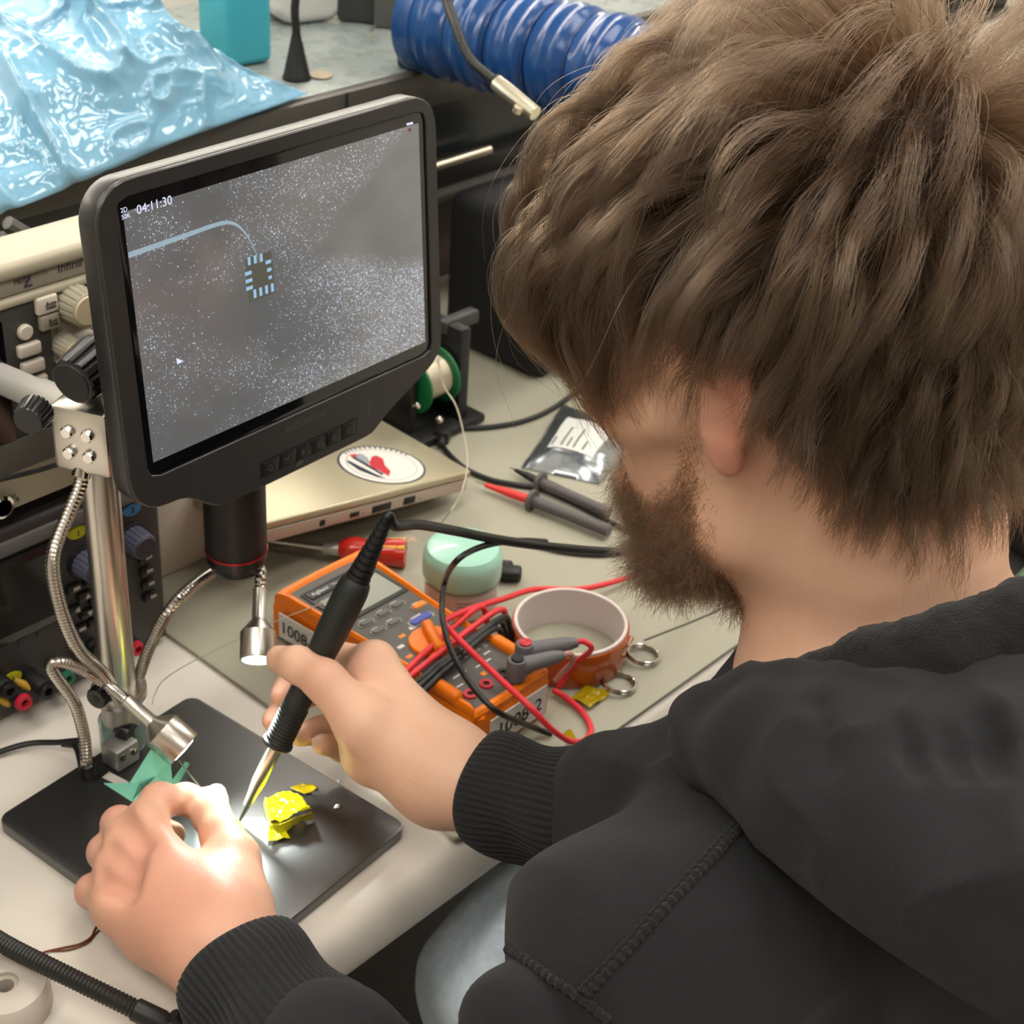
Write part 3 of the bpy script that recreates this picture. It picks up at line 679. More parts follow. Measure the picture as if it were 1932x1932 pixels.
def oval(u, v, m, s):
    x, z = FY(u, v); g = lathe([(0, 0), (.0068, 0), (.0072, .0005), (.0068, .0016), (0, .002)], 28, (0, -1, 0), (0, 0, 0))
    o = mesh('channel_badge', xf(g, np.diag([1, 1, .62]), (x, YF - .002, z)), m, p_)
    text(s, .006, (x - .0015, YF - .0042, z - .002), (1, 0, 0), (0, 0, 1), M_ink, p_, 'badge_text')
oval(141, 1001, mat('badge_yellow', 'C9C12A', .4), '1'); oval(244, 958, mat('badge_blue', '3F86C4', .4), '2')
oval(18, 1276, MATS['badge_yellow'], '1')
M_btn = mat('psu_button', '151313', .35); M_btxt = mat('psu_print', 'A9A29C', .5)
def sbtn(u, v, sym=None, w=.0052, h=.0032):
    x, z = FY(u, v); b_ = mesh('button', bx(x - w, x + w, YF - .0055, YF - .001, z - h, z + h, .0012, 2), M_btn, p_)
    if sym is None: mesh('legend', bx(x - .001, x + .0038, YF - .0059, YF - .0053, z - .0010, z + .0012), M_btxt, b_, smooth=False)
    elif sym in 'UDLR':
        T = {'U': [(-.002, -.0018), (.002, -.0018), (0, .002)], 'D': [(-.002, .0018), (.002, .0018), (0, -.002)], 'L': [(.0016, -.002), (.0016, .002), (-.002, 0)], 'R': [(-.0016, -.002), (-.0016, .002), (.002, 0)]}[sym]
        v_ = [(x + .0015 + a, YF - .0056 - d, z + b) for d in (0, .0003) for a, b in T]
        mesh('legend', (v_, [(0, 1, 2), (3, 4, 5), (0, 1, 4, 3), (1, 2, 5, 4), (2, 0, 3, 5)]), M_btxt, b_, smooth=False)
for u, v, s in ((132, 1105, None), (165, 1089, None), (153, 1119, 'U'), (175, 1125, 'R'), (133, 1146, 'L'), (157, 1152, 'D'), (172, 1168, None), (143, 1182, None),
                (268, 1047, None), (270, 1072, None), (273, 1096, None), (277, 1120, None)): sbtn(u, v, s)
def jack(u, v, ringm, r=.0058, L=.02, body=None):
    x, z = FY(u, v); y1 = YF - L
    # the pixel shows the socket's mouth, which stands in front of the face
    q = PY(u, v, y1); x, z = q[0], q[2]
    j = mesh('binding_post', lathe([(0, 0), (r, 0), (r, L - .004), (r * .9, L - .003), (0, L - .003)], 22, (0, -1, 0), (x, YF, z)), body or M_black, p_)
    mesh('ring', lathe([(r * .42, L - .004), (r * .98, L - .004), (r, L - .002), (r * .9, L), (r * .5, L), (r * .42, L - .002)], 22, (0, -1, 0), (x, YF, z), closed=True), ringm, j)
    return j
M_red = mat('socket_red', 'C42436', .35); M_grn = mat('socket_green', '1F6A52', .4); M_sblk = mat('socket_black', '171616', .3); M_syel = mat('socket_amber', 'B98F2A', .4)
jack(48, 1328, M_red); jack(262, 1226, M_red, .0052, .014); jack(178, 1262, M_red, .0052, .014); jack(131, 1282, M_grn, .0052, .014)
jack(92, 1306, M_sblk, .006, .024); jack(20, 1305, M_sblk, .006, .018); jack(188, 1228, M_sblk, .005, .012); jack(150, 1222, M_grn, .005, .004)
for u0, v0, u1, v1 in ((28, 1282, 58, 1300), (0, 1318, 18, 1330), (62, 1270, 78, 1283)):
    a, b = PY(u0, v0, YF - .004), PY(u1, v1, YF - .012)
    mesh('post_wing', tube([a, (a + b) / 2, b], [.0016, .0030, .0018], 10), M_syel, p_)
for u0, v0, u1, v1 in ((142, 1228, 168, 1250),):
    a, b = PY(u0, v0, YF - .003), PY(u1, v1, YF - .008); mesh('post_wing', tube([a, (a + b) / 2, b], [.002, .0032, .002], 10), M_grn, p_)
for u, v in ((15, 1205), (50, 1190), (85, 1172)):
    x, z = FY(u, v); mesh('grip_slot', tube(smoothline([(x - .008, YF - .0022, z - .006), (x - .006, YF - .0022, z + .002), (x + .006, YF - .0022, z + .004)], 4), .0006, 6), M_black, p_)
for x in (PX0 + .02, PX1 - .02):
    for y in (YF + .02, YF + .2): mesh('foot', lathe([(0, 0), (.008, 0), (.008, .007), (0, .007)], 14, (0, 0, 1), (x, y, 0.0004)), M_black, p_)

# plain carton beside the supply
c0 = PZ(360, 1066, .0032)
t = thing('white_carton', 'plain off white carton on the bench between the power supply and the laptop', 'carton', c0)
M_cart = mat('carton_white', 'D6CABC', .7, var=.04)
mesh('carton', bx(c0[0] - .036, c0[0] + .036, c0[1], c0[1] + .07, .0034, .10, .0015), M_cart, t)
mesh('flap', bx(c0[0] - .035, c0[0] + .035, c0[1] + .001, c0[1] + .069, .1002, .1012), M_cart, t)
# thin black lead crossing in front of the oscilloscope
tag(mesh('thin_cable', tube(smoothline([PY(-120, 935, .70), PY(0, 905, .70), PY(70, 888, .70), PY(140, 866, .69), PY(200, 849, .66), PY(260, 830, .665)], 8), .0016, 8), M_black), 'thin black cable crossing behind the microscope pole in front of the oscilloscope', 'cable')
# ------------------------------------------------------------------ things on the bench
ZM = .0034
M_org = mat('holster_orange', 'F07A0A', .42, var=.04, bump=.03, bscale=700)
M_mface = mat('meter_face', '5B5955', .5, var=.04)
M_wlab = mat('label_white', 'DAD6CF', .6); M_pen = mat('marker_black', '161616', .6)
def loftbox(rows, z):
    pass
mt = thing('multimeter', 'orange and grey handheld multimeter wrapped in its red and black leads', 'multimeter', (.617, .605, ZM))
def mo(u, v): return A(.617 + u, .605 + v)          # meter coordinates: u across, v along towards the display
half = [(-.0945, .0325), (-.088, .0345), (-.05, .0345), (-.02, .0335), (.02, .0355), (.06, .0385), (.086, .0395), (.0945, .0365)]
outl = [tuple(mo(h, v)) for v, h in half] + [tuple(mo(-h, v)) for v, h in half[::-1]]
outl = [tuple(p[:2]) for p in smoothline([A(*p, 0) for p in outl] + [A(*outl[0], 0)], 3)[:-1]]
hol = mesh('holster', prism(outl, ZM, .0395, .006, 4), M_org, mt)
# raised rim, open in the middle
def rimring(o_, i_, z0, z1, bev=.0015):
    N = len(o_); V, F = [], []
    for k in range(N):
        o2, i2 = A(*o_[k]), A(*i_[k]); d = nrm(o2 - i2)
        for p, z in ((o2, z0), (o2, z1 - bev), (o2 - d * bev, z1), (i2 + d * bev, z1), (i2, z1 - bev), (i2, z0)): V.append((p[0], p[1], z))
    for k in range(N):
        for j in range(6): F.append((k * 6 + j, k * 6 + (j + 1) % 6, ((k + 1) % N) * 6 + (j + 1) % 6, ((k + 1) % N) * 6 + j))
    return V, F
c_ = mo(0, 0)
def scl(s, t): return [tuple(c_ + (A(*p) - c_) * A(s, t)) for p in outl]
mesh('holster_rim', rimring(scl(.985, .992), scl(.84, .92), .036, .0432, .002), M_org, mt)
mesh('face', prism(scl(.845, .925), .036, .0412, .0008), M_mface, mt)
# display
mesh('display_frame', bx(.617 - .030, .617 + .030, .605 + .034, .605 + .080, .0405, .0424, .001), mat('meter_dark', '353432', .4), mt)
mesh('lcd', bx(.617 - .0265, .617 + .0265, .605 + .037, .605 + .064, .0424, .0428), mat('lcd_green', '6E7260', .25), mt)
mesh('brand_band', bx(.617 - .028, .617 + .028, .605 + .069, .605 + .078, .0424, .0432, .0004), mat('meter_black', '1E1E1E', .35), mt)
text('Agilent', .0052, (.617 - .025, .605 + .0715, .0433), (1, 0, 0), (0, 1, 0), M_wlab, mt, 'brand_text', .00003)
text('True RMS multimeter', .0034, (.617 - .006, .605 + .072, .0433), (1, 0, 0), (0, 1, 0), M_wlab, mt, 'brand_text', .00003)
M_mkey = mat('meter_key', '6A6965', .5); M_mkeyr = mat('meter_key_rim', '8D8B85', .5)
def mkey(u, v, w, h, m):
    p = mo(u, v); g = prism(rrect(w, h, h * .45, 4, p), .0408, .0432, .0006)
    q = mesh('key_rim', prism(rrect(w * 1.25, h * 1.3, h * .55, 4, p), .0408, .0418), M_mkeyr, mt)
    k_ = mesh('key', g, m, mt)
    mesh('key_print', bx(p[0] - w * .25, p[0] + w * .25, p[1] + h * .75, p[1] + h * .95, .0411, .0413), M_wlab, k_, smooth=False)
for u, v in ((-.018, .026), (-.002, .026), (.012, .027), (-.018, .014), (-.004, .014)): mkey(u, v, .0105, .0048, M_mkey)
mkey(.022, .016, .011, .005, mat('key_orange', 'EE8A2B', .5)); mkey(.012, .004, .018, .006, mat('key_blue', '4A55A8', .45))
# dial
dc = mo(-.001, -.020)
mesh('dial', lathe([(0, 0), (.0158, 0), (.0165, .001), (.0158, .0030), (.012, .0036), (0, .0036)], 40, (0, 0, 1), (*dc, .041)), M_org, mt)
mesh('dial_grip', xf(box(.031, .0075, .0075, .003, 3), fr((.45, .9, 0), (-.9, .45, 0)), (*dc, .0475)), M_org, mt)
for k in range(11):
    a = math.radians(20 + 32 * k); p = dc + A(math.cos(a), math.sin(a)) * .0215
    if abs(p[0] - c_[0]) > .027: continue
    o = mesh('dial_mark', xf(box(.0052, .0030, .0003), fr((1, 0, 0), (0, 1, 0)), (*p, .0413)), MATS['key_orange'] if k % 2 else M_wlab, mt, smooth=False)
for k, s in enumerate(('V', 'mV', 'Hz', 'A', 'mA', '\u03a9')):
    p = mo(-.024 + .009 * k, -.047); text(s, .0042, (*p, .0413), (1, 0, 0), (0, 1, 0), M_wlab, mt, 'dial_text', .00003)
for u, v, w in ((-.012, -.056, .012), (.008, -.058, .014), (-.02, -.064, .006), (.018, -.052, .006)):
    p = mo(u, v); mesh('panel_mark', bx(p[0] - w / 2, p[0] + w / 2, p[1] - .0006, p[1] + .0006, .0412, .0414), M_wlab, mt, smooth=False)
M_jr = mat('jack_red', 'C22232', .35)
for u, v, m in ((-.022, -.075, M_jr), (-.007, -.075, M_jr), (.009, -.075, M_pen), (.023, -.075, M_jr)):
    p = mo(u, v); j = mesh('input_jack', lathe([(.0022, 0), (.0048, 0), (.0048, .0016), (.0022, .0016)], 20, (0, 0, 1), (*p, .0410), closed=True), m, mt)
    mesh('jack_hole', lathe([(0, 0), (.0022, 0), (.0022, .0004), (0, .0004)], 14, (0, 0, 1), (*p, .0411)), M_pen, j)
p = mo(.0, -.066); mesh('warning_mark', bx(p[0] - .002, p[0] + .002, p[1] - .002, p[1] + .002, .0412, .0414), MATS['key_orange'], mt, smooth=False)
for s in (-1, 1):   # notches moulded in the holster where the probes clip
    p = mo(s * .031, -.060); mesh('probe_clip', xf(box(.009, .030, .011, .004, 3), I3, (*p, .0415)), M_org, mt)
# hand-written labels
yb = .605 - .0945
mesh('end_label', bx(.617 - .024, .617 + .030, yb - .0014, yb - .0004, .010, .033), M_wlab, mt, smooth=False)
text('1008-2', .0155, (.617 - .018, yb - .0016, .0155), (1, 0, 0), (0, 0, 1), M_pen, mt, 'label_text', .00005, bold=.0001)
xl = .617 - .0412
mesh('side_label', xf(box(.040, .020, .001), fr((.06, -1, 0), (0, 0, 1)), (xl - .0012, .605 + .066, .021)), M_wlab, mt, smooth=False)
text('1008-2', .0135, (xl - .0032, .605 + .084, .0165), (.03, -1, 0), (0, 0, 1), M_pen, mt, 'label_text', .00005)

# leads wound round the meter
M_lred = mat('lead_red', 'E0333C', .42); M_lblk = mat('lead_black', '1A1A1B', .38)
zt = .0455
def over(u0, v0, u1, v1, zz=zt, droop=True):
    a, b = PZ(u0, v0, zz), PZ(u1, v1, zz); m = (a + b) / 2 + A(0, 0, .002)
    return [a + A(.012, -.001, -.034), a + A(.010, 0, -.012), a, m, b, b + A(-.0085, -.002, -.008), b + A(-.0100, -.002, -.024), b + A(-.0085, -.001, -.038)]
red = thing('red_test_lead', 'red test lead wound over the multimeter and looping off its end', 'test lead', PZ(845, 1165, .05))
r_ = .0021
mesh('wire', tube(smoothline([PZ(1330, 1030, .01), PZ(1215, 1078, .008), PZ(1150, 1100, .012), PZ(1090, 1112, .016), PZ(1010, 1112, .022), PZ(950, 1130, .034), PZ(890, 1148, .046), PZ(850, 1165, .056), PZ(838, 1174, .058), PZ(850, 1190, .056), PZ(900, 1240, .053), PZ(950, 1287, .05), PZ(1000, 1334, .046), PZ(1040, 1375, .030), PZ(1075, 1398, .014), PZ(1103, 1397, .008), PZ(1115, 1376, .006), PZ(1100, 1345, .006), PZ(1070, 1318, .007), PZ(1045, 1302, .008)], 8), r_, 12), M_lred, red)
mesh('wire_loop', tube(smoothline(over(900, 1147, 752, 1280), 8), r_, 12), M_lred, red)
mesh('wire_loop', tube(smoothline(over(938, 1152, 746, 1300), 8), r_, 12), M_lred, red)
blk_ = thing('black_test_lead', 'black test lead wound over the multimeter beside the red one', 'test lead', PZ(850, 1230, .05))
for a in ((945, 1166, 758, 1312), (935, 1175, 770, 1316), (930, 1188, 782, 1322)): mesh('wire_loop', tube(smoothline(over(*a, zt + .0005), 8), r_, 12), M_lblk, blk_)
mesh('wire', tube(smoothline([PD(1030, 1022, 1.04), PD(985, 1020, 1.02), PD(930, 1026, 1.0), PD(888, 1040, .985), PD(858, 1062, .975), PZ(840, 1095, .070), PZ(834, 1150, .066), PZ(842, 1200, .062), PZ(862, 1250, .057), PZ(895, 1300, .052), PZ(935, 1340, .046), PZ(975, 1360, .030), PZ(1010, 1374, .012), PZ(1040, 1385, .006)], 8), r_ * .95, 12), M_lblk, blk_)
# right-angle plugs lying across the meter end
def plug(name, label, hu, hv, tu, tv, capm, z):
    h, t_ = PZ(hu, hv, z), PZ(tu, tv, z + .006); ax = nrm(t_ - h)
    o = thing(name, label, 'plug', h, 'grey probe plugs')
    M_pg = mat('plug_grey', '6A6769', .45)
    b_ = mesh('barrel', tube([h, h + (t_ - h) * .35, h + (t_ - h) * .8, t_], [.0056, .0054, .0048, .0030], 18), M_pg, o)
    mesh('elbow', lathe([(0, -.009), (.0062, -.009), (.0066, -.007), (.0066, .004), (.0058, .0062), (0, .0066)], 24, (0, 0, 1), h), M_pg, o)
    mesh('elbow_cap', lathe([(0, .0062), (.0042, .0062), (.0042, .0075), (.0034, .008), (0, .008)], 20, (0, 0, 1), h), capm, o)
    return o, t_, ax
o, e, ax = plug('probe_plug', 'grey right-angle plug with red cap lying across the multimeter end', 990, 1228, 1090, 1212, M_jr, .0555)
mesh('wire', tube(smoothline([e - ax * .002, e + ax * .004, e + ax * .006 + A(.002, -.003, -.006), PZ(1090, 1248, .036), PZ(1070, 1272, .026), PZ(1055, 1296, .016)], 6), .0019, 10), M_lred, o)
o, e, ax = plug('probe_plug', 'grey right-angle plug with dark cap next to the multimeter jacks', 975, 1258, 1064, 1236, M_pen, .0545)
mesh('wire', tube(smoothline([e - ax * .002, e + ax * .004, PZ(1080, 1248, .046), PZ(1062, 1268, .035), PZ(1048, 1284, .026)], 6), .0019, 10), mat('wire_pink', 'B98A86', .4), o)

# tape roll and rings
tc_ = A(.7135, .546)
t = thing('tape_roll', 'roll of amber polyimide tape on a white core lying beside the multimeter', 'tape roll', (*tc_, ZM))
M_core = mat('core_white', 'D9CBC6', .45, sss=.0); M_kap = mat('kapton_amber', 'B4531C', .18, var=.1, vscale=40, coat=.4)
mesh('core', lathe([(.0372, 0), (.0398, 0), (.0398, .0285), (.0394, .029), (.0376, .029), (.0372, .0285)], 64, (0, 0, 1), (*tc_, ZM), closed=True), M_core, t)
mesh('tape', lathe([(.0399, .0015), (.0409, .0015), (.0411, .002), (.0411, .0262), (.0409, .0267), (.0399, .0267)], 64, (0, 0, 1), (*tc_, ZM), closed=True), M_kap, t)
p = A(*tc_, 0) + A(.033, -.0255, 0); mesh('tape_end', tube([A(*tc_, .018) + nrm(A(.6, -.8, 0)) * .0412 + A(-.003, -.002, 0), A(*tc_, .020) + nrm(A(.66, -.75, 0)) * .0425, A(*tc_, .017) + nrm(A(.74, -.68, 0)) * .0416], [.001, .0026, .001], 8), M_kap, t)
M_steel = mat('ring_steel', 'B9B2A8', .2, metal=1.0)
for u, v, R_, lab in ((1214, 1233, .0112, 'steel split ring lying beyond the tape roll, nearest the beard'), (1168, 1286, .0115, 'steel split ring lying before the tape roll near the yellow tape scrap')):
    q = PZ(u, v, ZM + .0045); o = thing('split_ring', lab, 'ring', q - A(0, 0, .0045), 'steel rings')
    ax = nrm(A(.12, -.05, 1)); mesh('ring_coil', torus(R_, .0011, 44, 10, ax, q), M_steel, o); mesh('ring_coil', torus(R_, .0011, 44, 10, ax, q - ax * .0021), M_steel, o)
    xx = nrm(np.cross(ax, (0, 1, 0))); mesh('bead', lathe([(0, -.0019), (.0013, -.0013), (.0019, 0), (.0013, .0013), (0, .0019)], 14, ax, q - xx * R_ * .9 + np.cross(ax, xx) * R_ * .4), M_steel, o)
# kapton scraps
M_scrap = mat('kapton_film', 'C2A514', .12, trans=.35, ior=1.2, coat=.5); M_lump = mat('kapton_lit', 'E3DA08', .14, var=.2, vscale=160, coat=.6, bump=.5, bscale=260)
def film(name, corners, amp, m, label, cat, seed, n=14, thick=.0002):
    """crumpled sheet spanned by four corners a b c d"""
    a, b, c, d = [np.asarray(q, float) for q in corners]; V, F = [], []
    for i in range(n + 1):
        for j in range(n + 1):
            s, q = i / n, j / n; V.append(a * (1 - s) * (1 - q) + b * s * (1 - q) + c * s * q + d * (1 - s) * q)
    V = np.array(V); h = (1 - abs(2 * vnoise(V + seed, seed, 120) - 1)) ** 2 + .5 * vnoise(V * 1.7 + seed, seed + 1, 260)
    V[:, 2] += h * amp
    F = [(i * (n + 1) + j, (i + 1) * (n + 1) + j, (i + 1) * (n + 1) + j + 1, i * (n + 1) + j + 1) for i in range(n) for j in range(n)]
    o = mesh(name, (V, F), m, sharp=25)
    so = o.modifiers.new('s', 'SOLIDIFY'); so.thickness = thick
    return tag(o, label, cat) if label else o
film('tape_scrap', [PZ(1078, 1322, ZM + .0004), PZ(1112, 1342, ZM + .0004), PZ(1152, 1312, ZM + .0005), PZ(1105, 1298, ZM + .0004)], .003, M_scrap, 'yellow tape scrap on the mat between tape roll and red lead loop', 'tape scrap', 3)
film('tape_scrap', [PZ(1062, 1386, ZM + .0004), PZ(1072, 1406, ZM + .0004), PZ(1086, 1396, ZM + .0004), PZ(1076, 1380, ZM + .0004)], .002, M_scrap, 'tiny yellow tape scrap inside the red lead loop', 'tape scrap', 5, 8)
ZP = .0087
kl = thing('folded_tape', 'bright yellow folded tape bundle under the lamp on the black plate', 'tape', PZ(540, 1545, ZP))
T_ = [PZ(500, 1512, ZP + .006), PZ(512, 1560, ZP + .008), PZ(588, 1536, ZP + .010), PZ(548, 1498, ZP + .007)]
film('top_fold', T_, .005, M_lump, None, None, 8, 18).parent = kl
for o in (bpy.data.objects['top_fold'],): o.matrix_parent_inverse = wmat(kl).inverted()
o = film('side_fold', [PZ(512, 1563, ZP + .008), PZ(524, 1580, ZP + .0004), PZ(592, 1546, ZP + .0004), PZ(588, 1538, ZP + .010)], .003, M_lump, None, None, 11, 14); fadopt(o, kl)
o = film('back_fold', [PZ(500, 1512, ZP + .006), PZ(498, 1520, ZP + .0004), PZ(508, 1570, ZP + .0004), PZ(512, 1560, ZP + .008)], .002, M_lump, None, None, 12, 10); fadopt(o, kl)
o = film('loose_flap', [PZ(504, 1556, ZP + .0035), PZ(506, 1590, ZP + .0006), PZ(548, 1582, ZP + .0006), PZ(528, 1552, ZP + .004)], .0015, M_lump, None, None, 13, 10); fadopt(o, kl)
film('tape_scrap', [PZ(548, 1488, ZP), PZ(575, 1500, ZP), PZ(602, 1490, ZP + .001), PZ(575, 1478, ZP)], .002, M_scrap, 'thin dark yellow tape scrap behind the folded tape on the plate', 'tape scrap', 15, 8)
M_crumb = mat('crumb_white', 'C9C4BA', .6)
for i, (u, v, r, lab) in enumerate(((640, 1474, .0011, 'pale crumb on the black plate nearest the right wrist'), (636, 1522, .0014, 'largest pale crumb on the black plate right of the folded tape'), (597, 1487, .0008, 'small bright crumb beside the dark tape scrap'))):
    q = PZ(u, v, ZP); bm = bmesh.new(); bmesh.ops.create_icosphere(bm, subdivisions=2, radius=r)
    for vv_ in bm.verts: vv_.co = Vector((vv_.co.x * 1.3, vv_.co.y, max(vv_.co.z * .5, -r * .3))) * (1 + .25 * math.sin(vv_.co.x * 9000 + i))
    tag(mesh('solder_crumb', xf(bm_geo(bm), I3, q + A(0, 0, r * .3)), M_crumb), lab, 'crumb', 'crumbs on the plate')

# jar
jc = A(.6985, .6370)
t = thing('cream_jar', 'small clear jar with a mint green lid behind the multimeter', 'jar', (*jc, ZM))
M_mint = mat('lid_mint', 'A6D8C4', .28, coat=.3); M_jar = mat('jar_clear', 'CFC3B8', .12, trans=.45, ior=1.35)
mesh('jar_body', lathe([(0, 0), (.0235, 0), (.0255, .002), (.026, .005), (.026, .026), (.0245, .028), (0, .028)], 44, (0, 0, 1), (*jc, ZM)), M_jar, t)
mesh('paper_label', lathe([(.0261, .006), (.0263, .006), (.0263, .024), (.0261, .024)], 44, (0, 0, 1), (*jc, ZM), closed=True), mat('label_pinkish', 'CDBBAF', .6), t)
for k in range(5):
    a0 = math.radians(215 + 3 * (k % 2)); P_ = [A(*jc, ZM + .021 - .003 * k) + A(math.cos(a0 + i * .06), math.sin(a0 + i * .06), 0) * .0264 for i in range(9 - k % 3)]
    mesh('label_print', tube(P_, .0003, 5), M_ink, t)
mesh('lid', lathe([(0, .054), (.020, .054), (.0255, .0525), (.0280, .0485), (.0286, .045), (.0286, .0315), (.0282, .0305), (.0262, .030), (.0262, .028), (0, .028)], 52, (0, 0, 1), (*jc, ZM)), M_mint, t)
# dc plug
d0, d1 = PZ(938, 1088, ZM + .006), PZ(985, 1090, ZM + .007)
t = thing('dc_plug', 'small black right-angle power plug lying behind the mint jar', 'plug', d0 - A(0, 0, .006))
mesh('plug_body', xf(box(.017, .011, .011, .003, 3), fr(d1 - d0, A(-.2, 1, .1)), (d0 + d1) / 2 + A(.004, .003, 0)), M_black, t)
q = PZ(958, 1068, ZM + .008); mesh('cable_arm', tube([(d0 + d1) / 2 + A(.004, .004, 0), q, q + A(-.004, .008, 0)], [.0055, .005, .0035], 14), M_black, t)
mesh('contact', lathe([(0, 0), (.0026, 0), (.0026, .009), (0, .009)], 14, d0 - d1, d0 + (d1 - d0) * .1), M_chrome, t)

# screwdriver
s0, s1, s2 = PZ(505, 1020, ZM + .010), PZ(640, 1036, ZM + .0105), PZ(768, 1044, ZM + .0115)
t = thing('screwdriver', 'screwdriver with a red and yellow handle lying under the laptop edge', 'screwdriver', s1 - A(0, 0, .0105))
ax = nrm(s2 - s1); Lh = np.linalg.norm(s2 - s1)
M_sred = mat('handle_red', 'B8281E', .22, coat=.5); M_syl = mat('handle_yellow', 'D9A92C', .3)
V, F = [], []; xx = nrm(np.cross(ax, (0, 0, 1))); yy = np.cross(xx, ax); prof = [(0, 0), (.006, 0), (.0085, .004), (.0105, .012), (.0085, .022), (.0105, .032), (.0112, .05), (.0112, Lh - .008), (.009, Lh - .002), (0, Lh)]
N = 48
for r, h in prof:
    for k in range(N):
        a = 2 * math.pi * k / N; q = r * (1 - (.10 if (k % 8) in (0, 1) and .014 < h < Lh - .01 else 0)); V.append(tuple(s1 + ax * h + (xx * math.cos(a) + yy * math.sin(a)) * q))
for i in range(len(prof) - 1):
    for k in range(N): F.append((i * N + k, i * N + (k + 1) % N, (i + 1) * N + (k + 1) % N, (i + 1) * N + k))
mesh('handle', (V, F), M_sred, t)
for k in range(3):
    a = math.radians(55 + 55 * k); d = xx * math.cos(a) + yy * math.sin(a)
    mesh('handle_inlay', tube([s1 + ax * .03 + d * .0092, s1 + ax * .05 + d * .0098, s1 + ax * (Lh - .012) + d * .0098], [.001, .0022, .001], 8), M_syl, t)
mesh('collar', tube([s1 - ax * .012, s1 + ax * .001], [.0045, .0055], 18), M_alud, t)
mesh('shaft', tube([s0, s1 - ax * .01], [.0022, .0026], 14), M_alu, t)
text('OL', .0085, s1 + ax * .048 + A(0, 0, .0113) - yy * 0, ax, np.cross((0, 0, 1), ax), mat('handle_print', 'D8A48C', .5), t, 'handle_text', .0001)

# laptop, propped on a dark case
lc = PZ(890, 888, .035); lx_ = nrm(PZ(505, 985, .068) - lc); ly_ = nrm(A(0, 1, 0) - lx_ * lx_[1]); lz_ = np.cross(ly_, lx_); lz_ = lz_ if lz_[2] > 0 else -lz_
LF = np.stack([lx_, ly_, lz_], 1)
lap = thing('laptop', 'closed champagne silver laptop with a round sticker behind the microscope', 'laptop', lc - A(0, 0, .03))
M_lap = mat('laptop_champagne', 'BDB498', .34, metal=.55, var=.03); M_lapb = mat('laptop_base', 'B9A99A', .4, metal=.3)
def LP(x, y, z): return LF @ A(x, y, z) + lc
if np.linalg.det(LF) < 0: pass
def lbox(x0, x1, y0, y1, z0, z1, b=0, s=2):
    g = bx(x0, x1, y0, y1, z0, z1, b, s); return xf(g, LF, lc)
mesh('lid', lbox(0, .215, 0, .300, -.0065, 0, .002, 3), M_lap, lap)
mesh('base', lbox(.001, .214, .001, .299, -.0185, -.0072, .0025, 3), M_lapb, lap)
M_port = mat('port_dark', '14110F', .5)
for x0, x1, z0, z1, nm in ((.058, .070, -.0160, -.0100, 'usb_port'), (.083, .102, -.0162, -.0102, 'hdmi_port'), (.115, .124, -.0150, -.0110, 'usb_c_port'), (.148, .153, -.0155, -.0105, 'audio_port')):
    b_ = bpy.data.objects['base']
    mesh(nm, lbox(x0, x1, .0003, .004, z0, z1, .0006), M_port, b_)
for i, x in enumerate((.052, .078, .110, .134)): text(('ss', '', 'ss', '')[i] or '-', .003, LP(x + .002, .0006, -.0145), -lx_, lz_, M_ink, lap, 'port_mark', .00002)
def lapray(u, v):
    d = ray(u, v); q = ((lc - CAMP) @ lz_) / (d @ lz_); p = CAMP + d * q - lc; return p @ lx_, p @ ly_
sx_, sy_ = lapray(720, 877); rx_ = abs(lapray(640, 877)[0] - lapray(800, 877)[0]) / 2 * 0 + np.linalg.norm(A(*lapray(640, 877)) - A(*lapray(800, 877))) / 2
def disc(r, z0, z1, m, name, c=(0, 0), n=48, sq=1.0):
    g = lathe([(0, z0), (r, z0), (r, z1), (0, z1)], n, (0, 0, 1), (0, 0, 0)); return mesh(name, xf(g, LF, LP(sx_ + c[0], sy_ + c[1], 0)), m, stick)
stick = mesh('sticker', xf(lathe([(0, .0001), (rx_, .0001), (rx_, .0003), (0, .0003)], 56), LF, LP(sx_, sy_, 0)), mat('sticker_navy', '2A3442', .4), lap)
disc(rx_ * .95, .0003, .00036, mat('sticker_white', 'E4DED6', .45), 'sticker_field')
g = torus(rx_ * .80, .00022, 56, 6); mesh('sticker_ring', xf(g, LF, LP(sx_, sy_, .0003)), MATS['sticker_navy'], stick)
vr = nrm(A(-1, 0)); 
def spoly(name, pts, m, z=.0004):
    # pts in picture-like axes: a to the right of the sticker as seen, b up
    rt = A(*lapray(790, 877)) - A(*lapray(720, 877)); rt = nrm(rt); upv = A(-rt[1], rt[0]); 
    if (A(*lapray(720, 860)) - A(*lapray(720, 877))) @ upv < 0: upv = -upv
    P2 = [A(sx_, sy_) + rt * a * rx_ + upv * b * rx_ for a, b in pts]
    V = [tuple(LP(p[0], p[1], z)) for p in P2] + [tuple(LP(p[0], p[1], z + .00012)) for p in P2]; n = len(P2)
    return mesh(name, (V, [tuple(range(n)), tuple(range(n, 2 * n))[::-1]] + [(i, (i + 1) % n, n + (i + 1) % n, n + i) for i in range(n)]), m, stick, smooth=False)
M_sr = mat('sticker_red', 'C2303C', .45)
spoly('emblem', [(-.26, .1), (-.1, .42), (.02, .46), (.12, .3), (.06, -.05), (.1, -.35), (-.02, -.62), (-.16, -.3), (-.3, -.12)], M_sr)
spoly('emblem', [(-.62, .48), (-.45, .56), (-.42, .45), (-.58, .36)], M_sr)
spoly('emblem', [(-.78, .15), (-.72, .2), (-.3, -.5), (-.12, -.72), (-.3, -.66), (-.62, -.3)], MATS['sticker_navy'])
spoly('emblem', [(-.6, .35), (-.5, .4), (-.1, -.5), (-.16, -.56)], MATS['sticker_navy'])
